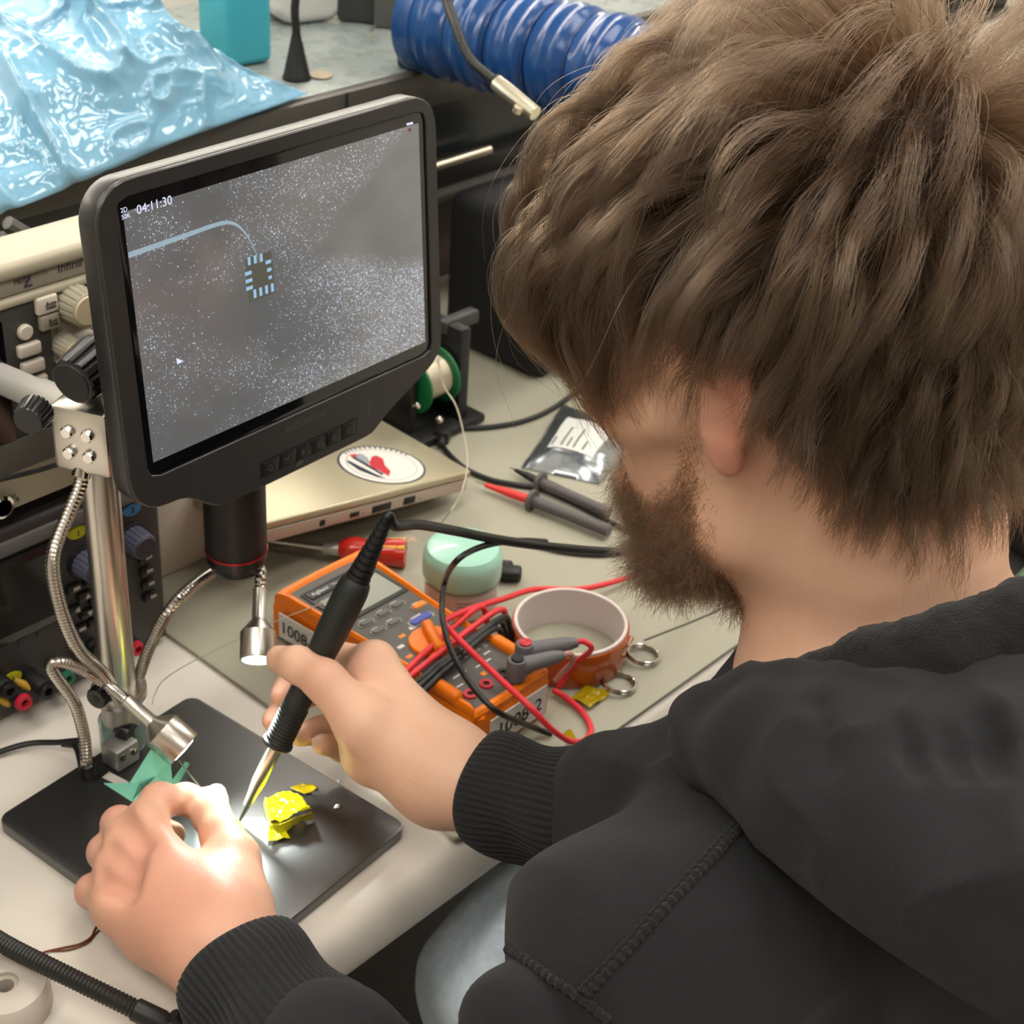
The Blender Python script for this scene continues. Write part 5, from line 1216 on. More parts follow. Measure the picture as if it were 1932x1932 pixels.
# knuckles, tendons and the valleys between them
for (k0, kr), w in zip(L_palm[:4], (1, 1, .9, .8)):
    up_ = nrm(A(-.25, -.3, .9)); B.put(capsule(k0 + up_ * .0045, k0 + up_ * .0046, kr * .80), .010)
    B.put(capsule(k0 + up_ * .0085, Z(395, 1765, .056), .0032, .0026), .012)
for (a_, _), (b_, _) in zip(L_palm[:3], L_palm[1:4]):
    m_ = (a_ + b_) / 2 + nrm(A(-.25, -.3, .9)) * .0145; fw = nrm((a_ + b_) / 2 - Z(395, 1765, .05)); B.put(capsule(m_ - fw * .012, m_ + fw * .016, .0030, .0042), .012, 's')
for k0, kr in R_palm[:4]:
    up_ = nrm(A(.55, -.1, .8)); B.put(capsule(k0 + up_ * .004, k0 + up_ * .0041, kr * .82), .010); B.put(capsule(k0 + up_ * .009, PD(850, 1425, .896), .003, .0026), .012)
V, F = B.mesh(); V = relax(V, F, 1, .4)
M_skin = mat('skin', 'DDA98A', .48, sss=.12)
def skin_nodes():
    nt = M_skin.node_tree; N = nt.nodes; L = nt.links; b = N['Principled BSDF']
    at = N.new('ShaderNodeAttribute'); at.attribute_name = 'blush'; sc_ = N.new('ShaderNodeAttribute'); sc_.attribute_name = 'scalp'
    tc = N.new('ShaderNodeTexCoord'); nz = N.new('ShaderNodeTexNoise'); nz.inputs['Scale'].default_value = 45; nz.inputs['Detail'].default_value = 4; L.new(tc.outputs['Object'], nz.inputs['Vector'])
    m1_ = N.new('ShaderNodeMix'); m1_.data_type = 'RGBA'; m1_.inputs[6].default_value = (*lin('DCAB8E'), 1); m1_.inputs[7].default_value = (*lin('EABFA2'), 1); L.new(nz.outputs['Fac'], m1_.inputs[0])
    m2_ = N.new('ShaderNodeMix'); m2_.data_type = 'RGBA'; m2_.inputs[7].default_value = (*lin('C9806E'), 1); L.new(m1_.outputs[2], m2_.inputs[6]); L.new(at.outputs['Fac'], m2_.inputs[0])
    m3_ = N.new('ShaderNodeMix'); m3_.data_type = 'RGBA'; m3_.inputs[7].default_value = (*lin('3A2A1F'), 1); L.new(m2_.outputs[2], m3_.inputs[6]); L.new(sc_.outputs['Fac'], m3_.inputs[0])
    L.new(m3_.outputs[2], b.inputs['Base Color'])
    v = N.new('ShaderNodeTexVoronoi'); v.inputs['Scale'].default_value = 900; L.new(tc.outputs['Object'], v.inputs['Vector'])
    n2 = N.new('ShaderNodeTexNoise'); n2.inputs['Scale'].default_value = 160; n2.inputs['Detail'].default_value = 5; L.new(tc.outputs['Object'], n2.inputs['Vector'])
    ad = N.new('ShaderNodeMath'); ad.operation = 'MULTIPLY_ADD'; ad.inputs[1].default_value = .35; L.new(v.outputs['Distance'], ad.inputs[0]); L.new(n2.outputs['Fac'], ad.inputs[2])
    bp = N.new('ShaderNodeBump'); bp.inputs['Strength'].default_value = .25; bp.inputs['Distance'].default_value = .0008; L.new(ad.outputs[0], bp.inputs['Height']); L.new(bp.outputs[0], b.inputs['Normal'])
skin_nodes()
person = npmesh('person', V, F, M_skin)
tag(person, 'seated bearded person in a black hoodie bending over the bench holding a soldering iron', 'person')
bl = np.zeros(len(V))
for pts, rr, w in (([p for p, r in L_palm[:4]] + [c[1][0] for c in L_f], .013, .8), ([R_t[2][0], R_palm[0][0], R_f[0][3][0], R_f[1][3][0]], .013, .7), ([HP(-.004, .09, .0), HP(.0, .09, -.015), HP(-.004, .09, .02)], .022, .8), ([Z(270, 1650, .05), Z(320, 1720, .05), Z(380, 1740, .05)], .045, .6)):
    for p in pts: bl = np.maximum(bl, w * np.exp(-((np.linalg.norm(V - p, axis=1) / rr) ** 2)))
attr(person, 'blush', bl)
q = (V - HO) @ HF
hairline = q[:, 2] - np.interp(q[:, 0], [-.13, -.08, -.03, -.005, .03, .055, .08, .12], [-.045, -.050, -.035, .005, .045, .04, .07, .08])
sca = np.clip(hairline / .012 + .5, 0, 1) * (np.linalg.norm(V - HO, axis=1) < .16)
ear_m = np.exp(-((np.linalg.norm((V - HP(-.01, .088, .0)) @ HF / A(.024, .016, .036), axis=1)) ** 4)); sca = sca * (1 - ear_m)
attr(person, 'scalp', sca); PV, PQ = V, q
# eyes and nails
for s in (-1, 1):
    ec = HP(.0855, s * .031, .010)
    ey = mesh('eye', lathe([(0, -.0115)] + [(.0115 * math.sin(a), -.0115 * math.cos(a)) for a in np.linspace(.2, math.pi - .2, 14)] + [(0, .0115)], 24, hf, ec), mat('eye_white', 'E6E0DA', .15), person)
    mesh('iris', lathe([(0, .0108), (.0045, .0108), (.0052, .0100), (0, .0098)], 20, hf, ec + hf * .0012), mat('iris_brown', '4A3323', .15), ey)
M_nail = mat('fingernail', 'E3B7A4', .25, coat=.3)
def nail(tip, prev, up, r):
    d = nrm(tip - prev); up = nrm(up - d * (up @ d)); sd = np.cross(d, up)
    g = lathe([(0, .0), (.62, .12), (.9, .32), (1, .55)], 20); V_ = []
    VV_, FF_ = [], []
    for i in range(7):
        for j in range(7):
            a = (i / 6 - .5) * 1.9; t = j / 6
            VV_.append(tip + d * (r * (t * 1.35 - .55)) + (sd * math.sin(a) * .88 + up * (math.cos(a) * 1.02)) * r * (1 - .16 * t * t))
    FF_ = [(i * 7 + j, (i + 1) * 7 + j, (i + 1) * 7 + j + 1, i * 7 + j + 1) for i in range(6) for j in range(6)]
    o = mesh('fingernail', (VV_, FF_), M_nail, person, sharp=None); sm = o.modifiers.new('s', 'SOLIDIFY'); sm.thickness = .0006
nail(L_t[4][0], L_t[3][0], A(.5, -.2, .8), .0086); nail(L_f[0][3][0], L_f[0][2][0], A(0, .4, .9), .0074)
nail(R_f[0][3][0], R_f[0][2][0], -CR[2] * -1 + A(-.6, .2, 0), .0074) if False else None

# --- soldering iron in the right hand, with its cable
ir = thing('soldering_iron', 'black soldering iron with a pale metal shaft held in the right hand', 'soldering iron', IT)
M_grip = mat('grip_rubber', '232624', .5); M_shaft = mat('shaft_nickel', 'C4C5B4', .28, metal=.9)
LI = np.linalg.norm(IE - IT)
def IP(s): return IT + iron_ax * s
mesh('tip', lathe([(0, -.0005), (.0007, 0), (.0012, .004), (.0020, .010), (.0024, .014), (0, .014)], 20, iron_ax, IT), mat('tip_tinned', 'A9ABA0', .25, metal=.9), ir)
mesh('shaft', lathe([(0, .013), (.0026, .013), (.0030, .020), (.0042, .030), (.0046, .050), (.0046, .062), (0, .062)], 26, iron_ax, IT), M_shaft, ir)
gp = [(0, .056), (.0088, .056), (.0094, .0568), (.0094, .0585), (.0080, .0592)]
for k in range(10): gp += [(.0076, .0600 + k * .0024), (.0084, .0607 + k * .0024), (.0084, .0613 + k * .0024), (.0076, .0620 + k * .0024)]
gp += [(.0078, .086), (.0080, .100), (.0084, .118), (.0094, .135), (.0098, .150), (.0096, .163), (.0088, .168), (.0078, .170), (0, .170)]
mesh('handle', lathe(gp, 36, iron_ax, IT), M_grip, ir)
rp = [(0, .166), (.0080, .166)]
for k in range(9): rp += [(.0072 - .0004 * k, .170 + k * .0042), (.0072 - .0004 * k, .1728 + k * .0042), (.0056 - .0003 * k, .1732 + k * .0042), (.0056 - .0003 * k, .1740 + k * .0042)]
rp += [(.0040, .2085), (0, .2085)]
mesh('strain_relief', lathe(rp, 28, iron_ax, IT), M_black, ir)
e = IP(.206)
mesh('cable', tube(smoothline([e - iron_ax * .004, e + iron_ax * .006, PD(745, 992, .905), PD(790, 990, .93), PD(860, 1002, .97), PD(950, 1020, 1.005), PD(1060, 1034, 1.04), PD(1170, 1041, 1.075), PD(1300, 1035, 1.10), PZ(1450, 980, ZM + .003)], 10), .0031, 12), M_lblk, ir)
# --- fine wire between the fingers
M_fw = mat('bright_wire', 'D8D4C6', .3, metal=.6)
w0 = Z(400, 1512, .0395)
tag(mesh('magnet_wire', tube(smoothline([PD(338, 1436, .985), PD(362, 1466, .968), PD(384, 1494, .953), w0, Z(428, 1522, .028), PZ(446, 1546, .0105)], 8), [.0004] * 8 + [.0006] * 8 + [.0010] * 8 + [.0010] * 4 + [.0004] * 13, 8), M_fw), 'fine bright wire pinched between the left thumb and finger at the iron tip', 'wire')
tag(mesh('tiny_chip', xf(box(.0042, .0042, .0011, .0002), fr((.9, .4, 0), (-.4, .9, 0)), PZ(447, 1554, .0092)), mat('chip_tan', '8F8F80', .4)), 'tiny square chip on the plate under the iron tip', 'chip')

# --- jeans and shoes
J = Field((.42, .02, -.76), (.92, .76, -.02), .005)
for x0, x1 in ((.615, .578), (.76, .80)):
    J.put(capsule(A(x0, .17, -.195), A(x1, .44, -.140), .088, .074), .04); J.put(capsule(A(x1, .44, -.140), A(x1 + .04, .27, -.66), .066, .050), .03)
J.put(ellipsoid(A(.66, .19, -.24), I3, (.15, .10, .09)), .05)
Vj, Fj = J.mesh()
nzv = vnoise(Vj * A(1, .45, 1), 31, 28) - .5; Gj = J.grad(Vj, .006); Vj = Vj + Gj * (.022 * nzv * (1 - abs(2 * vnoise(Vj, 33, 16) - 1)))[:, None]
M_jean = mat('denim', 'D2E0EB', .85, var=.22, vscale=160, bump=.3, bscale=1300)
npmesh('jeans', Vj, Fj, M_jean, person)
for x in (.616, .86):
    g = xf(box(.095, .27, .07, .03, 4), I3, (x, .33, -.715)); mesh('shoe', g, M_black, person)
st = thing('work_stool', 'black round work stool under the seated person', 'stool', (.65, .15, -.75))
mesh('seat', lathe([(0, 0), (.17, 0), (.185, .02), (.18, .05), (.15, .06), (0, .06)], 40, (0, 0, 1), (.65, .14, -.452)), M_black, st)
mesh('column', lathe([(0, 0), (.025, 0), (.025, .285), (0, .285)], 24, (0, 0, 1), (.65, .14, -.735)), M_leg, st)
mesh('foot_ring', lathe([(.02, 0), (.22, 0), (.22, .012), (.02, .03)], 40, (0, 0, 1), (.65, .14, -.75), closed=True), M_leg, st)
# ------------------------------------------------------------------ hoodie
M_hood = mat('hoodie_black', '1B1B1E', .92, var=.10, vscale=500, bump=.55, bscale=1500, sheen=.06)
M_fleece = mat('fleece_black', '161617', .97, var=.25, vscale=700, bump=1.0, bscale=900, sheen=.1)
M_rib = mat('rib_black', '191A1C', .9, var=.08, vscale=500, bump=.4, bscale=1600, sheen=.1)
Hd = Field((.25, .02, -.34), (.98, .56, .30), .004)
def hp(p, k=.03): Hd.put(p, k)
hp(ellipsoid(A(.65, .245, -.02), I3, (.20, .145, .24)), 0)
hp(ellipsoid(A(.65, .19, -.22), I3, (.205, .185, .17)), .08)
hp(capsule(C7 + A(0, 0, -.062), ACL + A(.01, 0, 0), .066, .058), .05); hp(capsule(C7 + A(0, 0, -.062), ACR, .066, .060), .05)
hp(capsule(ACL, ELL, .060, .056), .03); hp(capsule(ELL, PZ(618, 2045, .045), .056, .041), .03)
CU0, CU1 = PD(938, 1502, .885), PD(1108, 1534, .855)
hp(capsule(ACR, ELR, .068, .062), .03); hp(capsule(ELR, CU1 + (CU1 - CU0) * .55, .054, .042), .03); hp(capsule(CU1 + (CU1 - CU0) * .55, CU1 + (CU1 - CU0) * .16, .042, .0335), .02)
# cloth folds: soft ridges along the sleeves and shoulder
hp(capsule(PD(985, 1930, .690), PD(1030, 2060, .70), .024, .034), .008)
def fold(a, b, r, k=.02): Hd.put(capsule(a, b, r, r * .8), k)
Vh, Fh = Hd.mesh()
nz_ = vnoise(Vh * A(1, 1, .6), 41, 20) - .5; rd_ = (1 - abs(2 * vnoise(Vh + 5, 42, 13) - 1)) ** 2
Vh = Vh + Hd.grad(Vh, .006) * (.008 * nz_ + .010 * (rd_ - .35))[:, None]
hoodie = npmesh('hoodie', Vh, Fh, M_hood, person)
# ribbed cuffs
def cuff(p0, p1, r0, r1, nn, sq, name='cuff', ribs=56):
    """p0 opening end, p1 sleeve end"""
    ax = nrm(p1 - p0); n_ = nrm(nn - ax * (ax @ nn)); x = np.cross(ax, n_); L = np.linalg.norm(p1 - p0); N = ribs * 4; V, F = [], []
    rows = [(-.9, -.004, .02), (-1.0, -.002, .0)] + [(0, t, 0) for t in np.linspace(0, 1, 14)] + []
    rings = [(.86, .30, 0), (.93, .06, 0), (.975, .0, 0)] + [(1, t, 1) for t in np.linspace(.02, .96, 16)] + [(.97, 1.0, 0), (.90, 1.02, 0)]
    for q, t, rb in rings:
        R_ = (r0 + (r1 - r0) * t) * q * (1 + .025 * math.sin(t * 9))
        for k in range(N):
            a = 2 * math.pi * k / N; rr = R_ * (1 + (.016 * (1 if (k % 4) < 2 else -1) if rb else 0)) + .0016 * math.sin(3 * a + 7 * t)
            V.append(p0 + ax * (L * t) + x * math.cos(a) * rr + n_ * math.sin(a) * rr / sq)
    for i in range(len(rings) - 1):
        for k in range(N): F.append((i * N + k, i * N + (k + 1) % N, (i + 1) * N + (k + 1) % N, (i + 1) * N + k))
    return mesh(name, (V, F), M_rib, hoodie, sharp=None)
cuff(PD(920, 1492, .889), PD(1112, 1540, .852), .0325, .0345, A(-.25, -.35, .9), 1.0)
cuff(PZ(452, 1830, .042), PZ(592, 2010, .046), .0345, .0405, A(-.1, -.25, .95), 1.08)
# hood lying on the shoulders
K = Field((.36, .06, .06), (.90, .44, .34), .003)
def chain(pts, k=.02):
    for (p, r), (q, r2) in zip(pts[:-1], pts[1:]): K.put(capsule(p, q, r, r2), k)
D = PD
chain([(D(1346, 1352, .752), .015), (D(1418, 1338, .738), .017), (D(1500, 1338, .724), .019), (D(1600, 1362, .706), .022), (D(1750, 1372, .692), .025), (D(1900, 1340, .686), .026), (D(2080, 1270, .71), .028)], .010)
chain([(D(1336, 1414, .738), .017), (D(1430, 1415, .716), .021), (D(1560, 1440, .692), .026), (D(1720, 1462, .676), .030), (D(1900, 1450, .666), .032), (D(2100, 1400, .68), .032)], .012)
chain([(D(1470, 1452, .705), .020), (D(1600, 1520, .680), .028), (D(1760, 1590, .660), .032), (D(1940, 1640, .648), .034), (D(2100, 1660, .65), .036)], .03)
chain([(D(1560, 1512, .682), .018), (D(1720, 1620, .660), .022), (D(1880, 1722, .642), .024), (D(2020, 1810, .633), .026)], .03)
chain([(D(1340, 1356, .750), .014), (D(1320, 1388, .747), .013), (D(1346, 1426, .737), .015)], .008)
mir = lambda p: A(1.280 - p[0], p[1], p[2])                 # the far side of the hood, round the neck
for ch in ([(D(1346, 1352, .752), .015), (D(1418, 1338, .738), .017), (D(1500, 1338, .724), .019), (D(1600, 1362, .706), .022), (D(1750, 1372, .692), .025)],
           [(D(1336, 1414, .738), .017), (D(1430, 1415, .716), .021), (D(1560, 1440, .692), .026), (D(1720, 1462, .676), .030)]): chain([(mir(p_), r_2) for p_, r_2 in ch], .02)
# gathers where the hood meets the neckline
for u, v, u2, v2, w in ((1545, 1330, 1562, 1440, .010), (1706, 1380, 1726, 1450, .009), (1790, 1385, 1806, 1450, .008), (1862, 1365, 1884, 1450, .010)):
    a_, b_ = D(u, v, .60), D(u2, v2, .60); ts = np.arange(.0, .16, .002)
    pts_ = []
    for c_u, c_v in ((u, v), ((u + u2) / 2, (v + v2) / 2), (u2, v2)):
        d_ = ray(c_u, c_v); s_v = K.sample(CAMP + np.outer(.58 + ts, d_)); k_ = int(np.argmax(s_v < 0)); pts_.append(CAMP + d_ * (.58 + ts[k_]))
    for p0_, p1_ in zip(pts_[:-1], pts_[1:]): K.put(capsule(p0_, p1_, .0026, .0022), w, 's')
Vk, Fk = K.mesh()
nz_ = vnoise(Vk, 51, 30) - .5; rd_ = (1 - abs(2 * vnoise(Vk * A(1, 1.0, 1.4) + 3, 52, 22) - 1)) ** 3
Vk = Vk + K.grad(Vk, .005) * (.006 * nz_ + .0045 * (rd_ - .25))[:, None]
hood = npmesh('hood', Vk, Fk, M_hood, hoodie)
# fleece neckline hugging the neck
N_ = Field((.42, .12, .10), (.90, .44, .36), .003)
for (p, r), (q, r2) in zip(*(lambda L: (L[:-1], L[1:]))([(D(1455, 1318, .738), .010), (D(1540, 1302, .722), .014), (D(1660, 1268, .708), .018), (D(1790, 1240, .698), .020), (D(1940, 1196, .696), .022), (D(2080, 1130, .73), .022)])): N_.put(capsule(p, q, r, r2), .012)
Vn, Fn = N_.mesh(); Vn = Vn + N_.grad(Vn, .005) * (.0018 * (vnoise(Vn, 61, 330) - .5) + .002 * (vnoise(Vn, 62, 150) - .5))[:, None]
npmesh('fleece_collar', Vn, Fn, M_fleece, hoodie)
# seams: raised double stitching laid on the cloth
from mathutils.bvhtree import BVHTree
_bv = BVHTree.FromPolygons([tuple(p) for p in Vh], [tuple(f_) for f_ in Fh.tolist()])
def seam(px, name='seam', r=.0022):
    P_ = []
    for u, v in resample([A(a, b, 0) for a, b in px], 9)[:, :2]:
        hit = _bv.ray_cast(Vector(CAMP), Vector(nrm(ray(u, v))))
        if hit[0] is not None: P_.append(np.array(hit[0]) + np.array(hit[1]) * .0004 * (1 if np.dot(hit[1], ray(u, v)) < 0 else -1))
    if len(P_) < 4: return
    Q = resample(np.array(smoothline(P_[::3], 6)), .0012)
    return mesh(name, tube(Q, [r * (1 + .25 * math.sin(i * 1.9)) for i in range(len(Q))], 8), M_fleece, hoodie)
seam([(1450, 1510), (1380, 1580), (1290, 1675), (1190, 1785), (1100, 1880)]); seam([(1436, 1506), (1366, 1576), (1276, 1671), (1176, 1781), (1088, 1874)], r=.0013)
seam([(960, 1790), (1030, 1838), (1100, 1885), (1150, 1925)])

mesh('shirt_collar', tube(smoothline([D(1800, 1200, .712), D(1860, 1160, .708), D(1932, 1095, .712), D(2000, 1020, .73)], 6), .0042, 10), mat('shirt_green', '5F7A5C', .8, bump=.3), person)
# ------------------------------------------------------------------ hair and beard as real strands
def strands(name, P, rad, m, parent):
    """P (n, k, 3) points, rad (k,) radii"""
    n, k = P.shape[:2]; hc = bpy.data.hair_curves.new(name); hc.add_curves([k] * n)
    hc.position_data.foreach_set('vector', P.astype(np.float32).ravel())
    at = hc.attributes.new('radius', 'FLOAT', 'POINT'); at.data.foreach_set('value', np.tile(np.asarray(rad, np.float32), n))
    hc.materials.append(m); o = bpy.data.objects.new(name, hc); COL.objects.link(o); fadopt(o, parent); return o
def hair_mat(name, c0, c1, rough=.32, tipc=None):
    m = bpy.data.materials.new(name); m.use_nodes = True; nt = m.node_tree; N = nt.nodes; L = nt.links; N.remove(N['Principled BSDF'])
    h = N.new('ShaderNodeBsdfHairPrincipled'); h.parametrization = 'COLOR'; hi = N.new('ShaderNodeHairInfo')
    mx = N.new('ShaderNodeMix'); mx.data_type = 'RGBA'; mx.inputs[6].default_value = (*lin(c0), 1); mx.inputs[7].default_value = (*lin(c1), 1)
    L.new(hi.outputs['Random'], mx.inputs[0]); L.new(mx.outputs[2], h.inputs['Color']); h.inputs['Roughness'].default_value = rough; h.inputs['Radial Roughness'].default_value = .4
    L.new(h.outputs[0], N['Material Output'].inputs[0]); return m
M_hair = hair_mat('hair_brown', '1B120B', '4A3625', .25); M_beard = hair_mat('beard_brown', '1E150D', '4E3926')
rng = np.random.RandomState(11)
# distance field of head, ears and neck for laying the hair
HFld = Field(HO - .24, HO + .24, .004); mg = .10
HFld.put(ellipsoid(HP(-.010, 0, .045), HF, (.098, .078, .085)), 0, m=mg)
HFld.put(ellipsoid(HP(-.032, 0, .060), HF, (.088, .074, .082)), .02, m=mg)
HFld.put(ellipsoid(HP(.030, 0, -.022), HF, (.066, .062, .088)), .03, m=mg)
HFld.put(capsule(HP(-.022, 0, -.035), HP(-.030, 0, -.085), .058, .059), .03, m=mg); HFld.put(capsule(HP(-.030, 0, -.085), C7 + A(0, .015, -.01), .059, .066), .03, m=mg)
for s in (-1, 1): HFld.put(ellipsoid(HP(-.002, s * .084, .004), HF, (.020, .010, .032)), .01, m=.06)
CW = HP(-.088, .000, .122)                                   # crown whorl
def sstep(x, a, b): t = np.clip((x - a) / (b - a), 0, 1); return t * t * (3 - 2 * t)
V = PV; Vs = V[(sca > .35) & (PQ[:, 2] > -.07)]
def region(R):
    """height of the hair shell and length for roots R"""
    h = (R - HO) @ HF; f, l, u = h[:, 0], h[:, 1], h[:, 2]
    top = sstep(u, .06, .115); front = sstep(f, .0, .06) * sstep(u, .03, .07); back = sstep(-f, .02, .07); nape = sstep(-u, -.02, .03)
    side = sstep(np.abs(l), .045, .07) * sstep(-u, -.09, -.03) * (1 - nape)
    Ht = .023 + .024 * top + .014 * front + .008 * back + .034 * top * back - .013 * nape - .004 * side
    Ln = .074 + .050 * top + .046 * front + .004 * back - .030 * nape - .012 * side - .018 * sstep(np.abs(l), .04, .065) * sstep(f, -.035, -.005) * sstep(-u, -.075, -.045)
    return Ht, Ln, front, top, nape, back
def grow(R, nseg, rs, wob=1.0):
    n = len(R); Ht, Ln, front, top, nape, back = region(R)
    lay = .25 + .75 * rs.rand(n) ** .7; Ln = Ln * (.78 + .40 * rs.rand(n)); P = np.zeros((n, nseg + 1, 3)); P[:, 0] = R; p = R.copy()
    ph = rs.rand(n, 3) * 6.28; amp = (.18 + .30 * rs.rand(n)) * wob
    n0 = HFld.grad(R, .006); d = n0.copy(); seed = rs.randint(0, 999)
    for i in range(nseg):
        s = (i + .5) / nseg; g = HFld.grad(p, .006); ds = HFld.sample(p)
        v = p - CW; v = v - g * np.sum(v * g, 1, keepdims=True); v /= np.linalg.norm(v, axis=1, keepdims=True) + 1e-6
        sw = np.cross(g, v)                                                # swirl round the whorl
        fl = v + sw * (.25 * np.exp(-np.linalg.norm(p - CW, axis=1) / .05))[:, None]
        fl = fl + hl * (front * .30)[:, None] + hu * 0
        fl = fl + A(0, 0, -1) * (.15 + .55 * s + .2 * nape)[:, None]
        fl = fl + (-hf) * (front * 1.9 * sstep(s, .70, .95) * np.ones(n))[:, None] + hf * (nape * .75 * sstep(s, .35, 1.0) * np.ones(n))[:, None]
        w = np.stack([np.sin(ph[:, 0] + s * 7 + p[:, 2] * 40), np.sin(ph[:, 1] + s * 6 + p[:, 0] * 40), np.sin(ph[:, 2] + s * 8 + p[:, 1] * 40)], 1); fl = fl + w * amp[:, None]
        fl = fl - g * np.sum(fl * g, 1, keepdims=True) * .8
        fl /= np.linalg.norm(fl, axis=1, keepdims=True) + 1e-6
        tgt = Ht * lay * sstep(s, -.05, .30) * (1 - .45 * sstep(s, .65, 1.0) * (1 - .3 * nape)) * (1 - front * .42 * sstep(s, .50, .95)) + .002
        tgt = tgt * (1 - .55 * front * sstep(.080 - (p - HO) @ hu, 0, .07))
        dn = fl + g * np.clip((tgt - ds) / .014, -1.2, 1.6)[:, None]
        if i < 2: dn = dn + n0 * (1.1 - .5 * i)
        dn /= np.linalg.norm(dn, axis=1, keepdims=True); d = d * .45 + dn * .55; d /= np.linalg.norm(d, axis=1, keepdims=True)
        p = p + d * (Ln / nseg)[:, None]; P[:, i + 1] = p
    return P
def pick(Vs, n, rs): return Vs[rs.choice(len(Vs), n)] + rs.randn(n, 3) * .0010
NG, NC, SEG = 860, 42000, 18
Gd = pick(Vs, NG * 4, rng); keep = [0]                                        # spread guides
dm = np.linalg.norm(Gd - Gd[0], axis=1)
for _ in range(NG - 1): k = int(np.argmax(dm)); keep.append(k); dm = np.minimum(dm, np.linalg.norm(Gd - Gd[k], axis=1))
GR = Gd[keep]; GP = grow(GR, SEG, rng)
CRt = pick(Vs, NC, rng); own = np.zeros(NC, int)
for a in range(0, NC, 4000):
    dd = np.linalg.norm(CRt[a:a + 4000, None] - GR[None] + rng.randn(1, NG, 3) * .002, axis=2); own[a:a + 4000] = np.argmin(dd, 1)
ss = np.linspace(0, 1, SEG + 1)
off = CRt - GR[own]; gj = rng.randn(NG) * .010; gt = rng.rand(NG)
def trim(P, rs):
    """end strands that would hang over the ear or below the nape line"""
    n, k = P.shape[:2]; h = (P - HO) @ HF; f, l, u = h[..., 0], np.abs(h[..., 1]), h[..., 2]; j = (rs.randn(n) * .005 + gj[own])[:, None]; tuft = (gt[own] < .16)[:, None]
    ear = (f > -.034 + j) & (f < .022 + j) & (l > .05) & (u < .050 + j) & ~tuft
    ear = ear | ((f >= .022 + j) & (f < .042) & (l > .045) & (u < .038 + 1.5 * j) & ~tuft) | (tuft & (f > -.026) & (f < .03) & (u < -.006 + j))
    low = u < np.interp(f, [-.12, -.08, -.04, -.02, .03], [-.100, -.088, -.058, -.036, -.030]) + j
    bad = ear | low; bad[:, :4] = False; first = np.where(bad.any(1), bad.argmax(1), k - 1)
    t = np.linspace(0, 1, k)[None] * first[:, None]; i = np.minimum(t.astype(int), k - 2); g = (t - i)[..., None]; r = np.arange(n)[:, None]
    return P[r, i] * (1 - g) + P[r, i + 1] * g
cl = .80 * sstep(ss, .05, .8) + .06
free = np.exp(-np.linalg.norm(CRt - CW, axis=1) / .03)          # hair round the whorl is less bound into locks
G0 = GP[own]; lsc = .80 + .28 * rng.rand(NC)                                # per-strand length along the guide
tt = np.clip(ss[None] * lsc[:, None], 0, 1) * SEG; ii = np.minimum(tt.astype(int), SEG - 1); ff = (tt - ii)[..., None]; ar = np.arange(NC)[:, None]
G0 = G0[ar, ii] * (1 - ff) + G0[ar, ii + 1] * ff
ext = (np.array([.6, .6, .6]) * rng.randn(NC, 3))
fz = rng.randn(NC, 3) * .0022; f2_ = rng.randn(NC, 3) * .0016; ph = rng.rand(NC, 1) * 6.28
P = G0 + off[:, None] * (1 - cl[None] * (1 - .7 * free)[:, None])[..., None] + fz[:, None] * (ss ** 1.2)[None, :, None] * (1 + 2.5 * free)[:, None, None] + f2_[:, None] * np.sin(ph + ss[None] * 9)[..., None] * sstep(ss, 0, .3)[None, :, None]
fly = rng.rand(NC) < .035; P[fly] += (rng.randn(fly.sum(), 3) * .011)[:, None] * (ss ** 1.6)[None, :, None]
P[:, 0] = CRt
# keep every point outside the skin
X_ = P.reshape(-1, 3); dsx = HFld.sample(X_); bad = dsx < .0015
X_[bad] += HFld.grad(X_[bad], .006) * (.0018 - dsx[bad])[:, None]
P = trim(X_.reshape(P.shape), rng); P[:, 0] = CRt - HFld.grad(CRt, .006) * .001
rad = .000112 * (1 - .55 * ss ** 2)
hair = strands('hair', P, rad, M_hair, person); hair['label'] = 'thick tousled brown hair falling over the ear and nape'
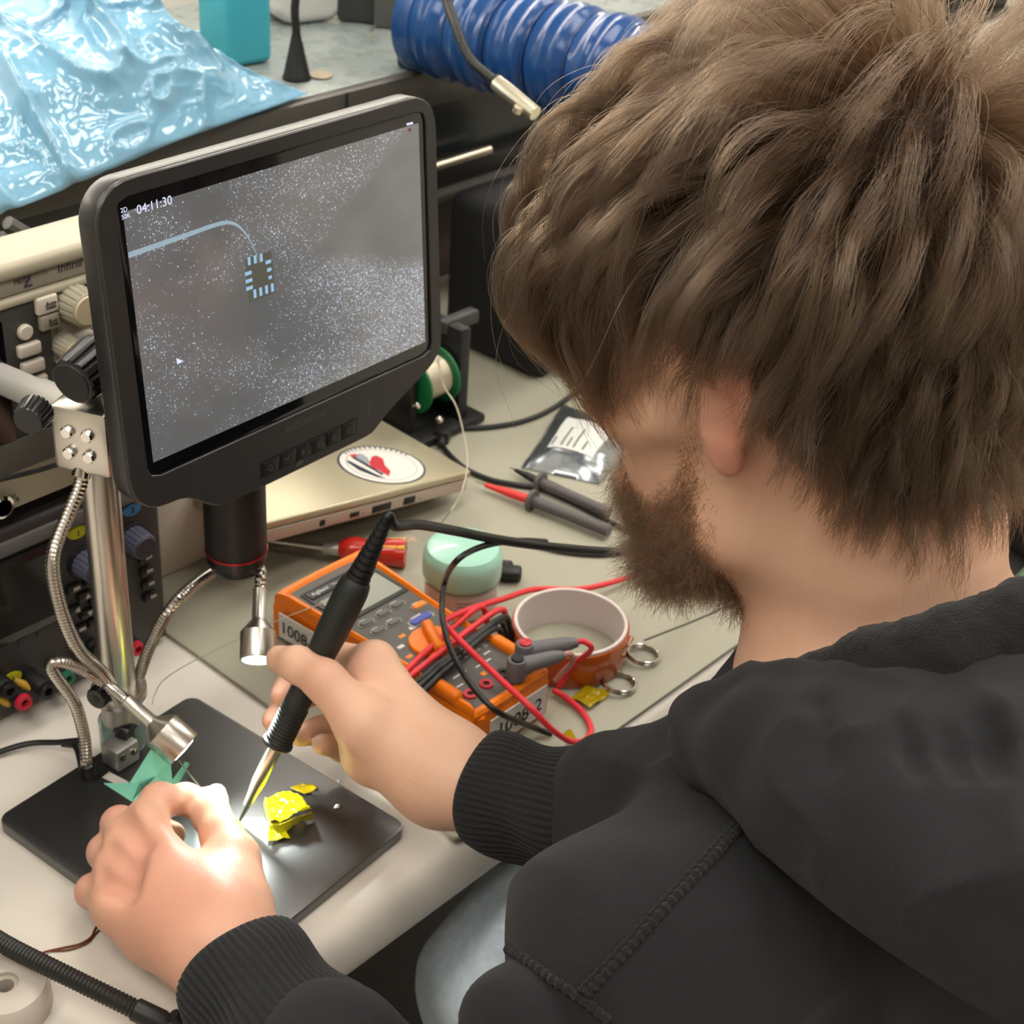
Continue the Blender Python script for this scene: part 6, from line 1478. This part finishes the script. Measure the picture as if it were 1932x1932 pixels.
# loose single hairs standing off the silhouette
# --- beard
hq = (V - HO) @ HF; nb = HFld.grad(V, .006)
f, l, u = hq[:, 0], np.abs(hq[:, 1]), hq[:, 2]
line = np.interp(f, [-.02, .0, .02, .045, .07, .09, .13], [-.2, -.07, .012, -.034, -.056, -.048, -.044])     # upper edge of the beard
back_e = np.interp(u, [-.16, -.12, -.09, -.06, -.03, .02], [.03, .026, .026, .024, .026, .026])            # edge towards the ear
bm_ = np.clip((line - u) / .014 + .3, 0, 1) * np.clip((f - back_e) / .016 + .2, 0, 1) * (u > -.128) * (np.linalg.norm(V - HO, axis=1) < .19)
lip = (np.abs(u + .068) < .007) & (l < .020) & (f > .085); bm_[lip] = 0
# face normals from the fine field
Bn = B.grad(V[bm_ > .05], .003); Vb = V[bm_ > .05]; wb = bm_[bm_ > .05]; wb = wb ** 1.2 / np.sum(wb ** 1.2)
NBd = 15000; k_ = rng.choice(len(Vb), NBd, p=wb); Rb = Vb[k_] + rng.randn(NBd, 3) * .0007; nb = Bn[k_]; sb = 8
hb = (Rb - HO) @ HF
Lb = (.008 + .012 * rng.rand(NBd)) * np.interp(hb[:, 2], [-.13, -.10, -.06, -.02], [1.15, 1.25, 1.0, .7]) * np.clip(bm_[bm_ > .05][k_] * 1.3, .35, 1)
dr = nb * .75 + (-hu * .75 - A(0, 0, .25) + hf * .25 * np.sign(hb[:, :1] - .03)) + rng.randn(NBd, 3) * .28
Pb = np.zeros((NBd, sb + 1, 3)); p = Rb - nb * .0006; Pb[:, 0] = p; d = dr / np.linalg.norm(dr, axis=1, keepdims=True); curl = rng.randn(NBd, 3) * .16
for i in range(sb): d = d + curl + A(0, 0, -.06); d /= np.linalg.norm(d, axis=1, keepdims=True); p = p + d * (Lb / sb)[:, None]; Pb[:, i + 1] = p
sbs = np.linspace(0, 1, sb + 1)
strands('beard', Pb, .0001 * (1 - .6 * sbs ** 2), M_beard, person)['label'] = 'short brown full beard along the jaw'
# --- eyebrows
br_ = V[(np.abs(hq[:, 2] - .036) < .006) & (np.abs(hq[:, 1]) > .012) & (np.abs(hq[:, 1]) < .05) & (hq[:, 0] > .06)]
if len(br_):
    n_ = 500; R_ = br_[rng.choice(len(br_), n_)]; sd_ = np.sign((R_ - HO) @ hl)[:, None]; dd = hl * sd_ + hf * .3 + rng.randn(n_, 3) * .2
    strands('eyebrows', R_[:, None] + dd[:, None] * (np.linspace(0, .009, 5))[None, :, None], np.full(5, .0001), M_beard, person)
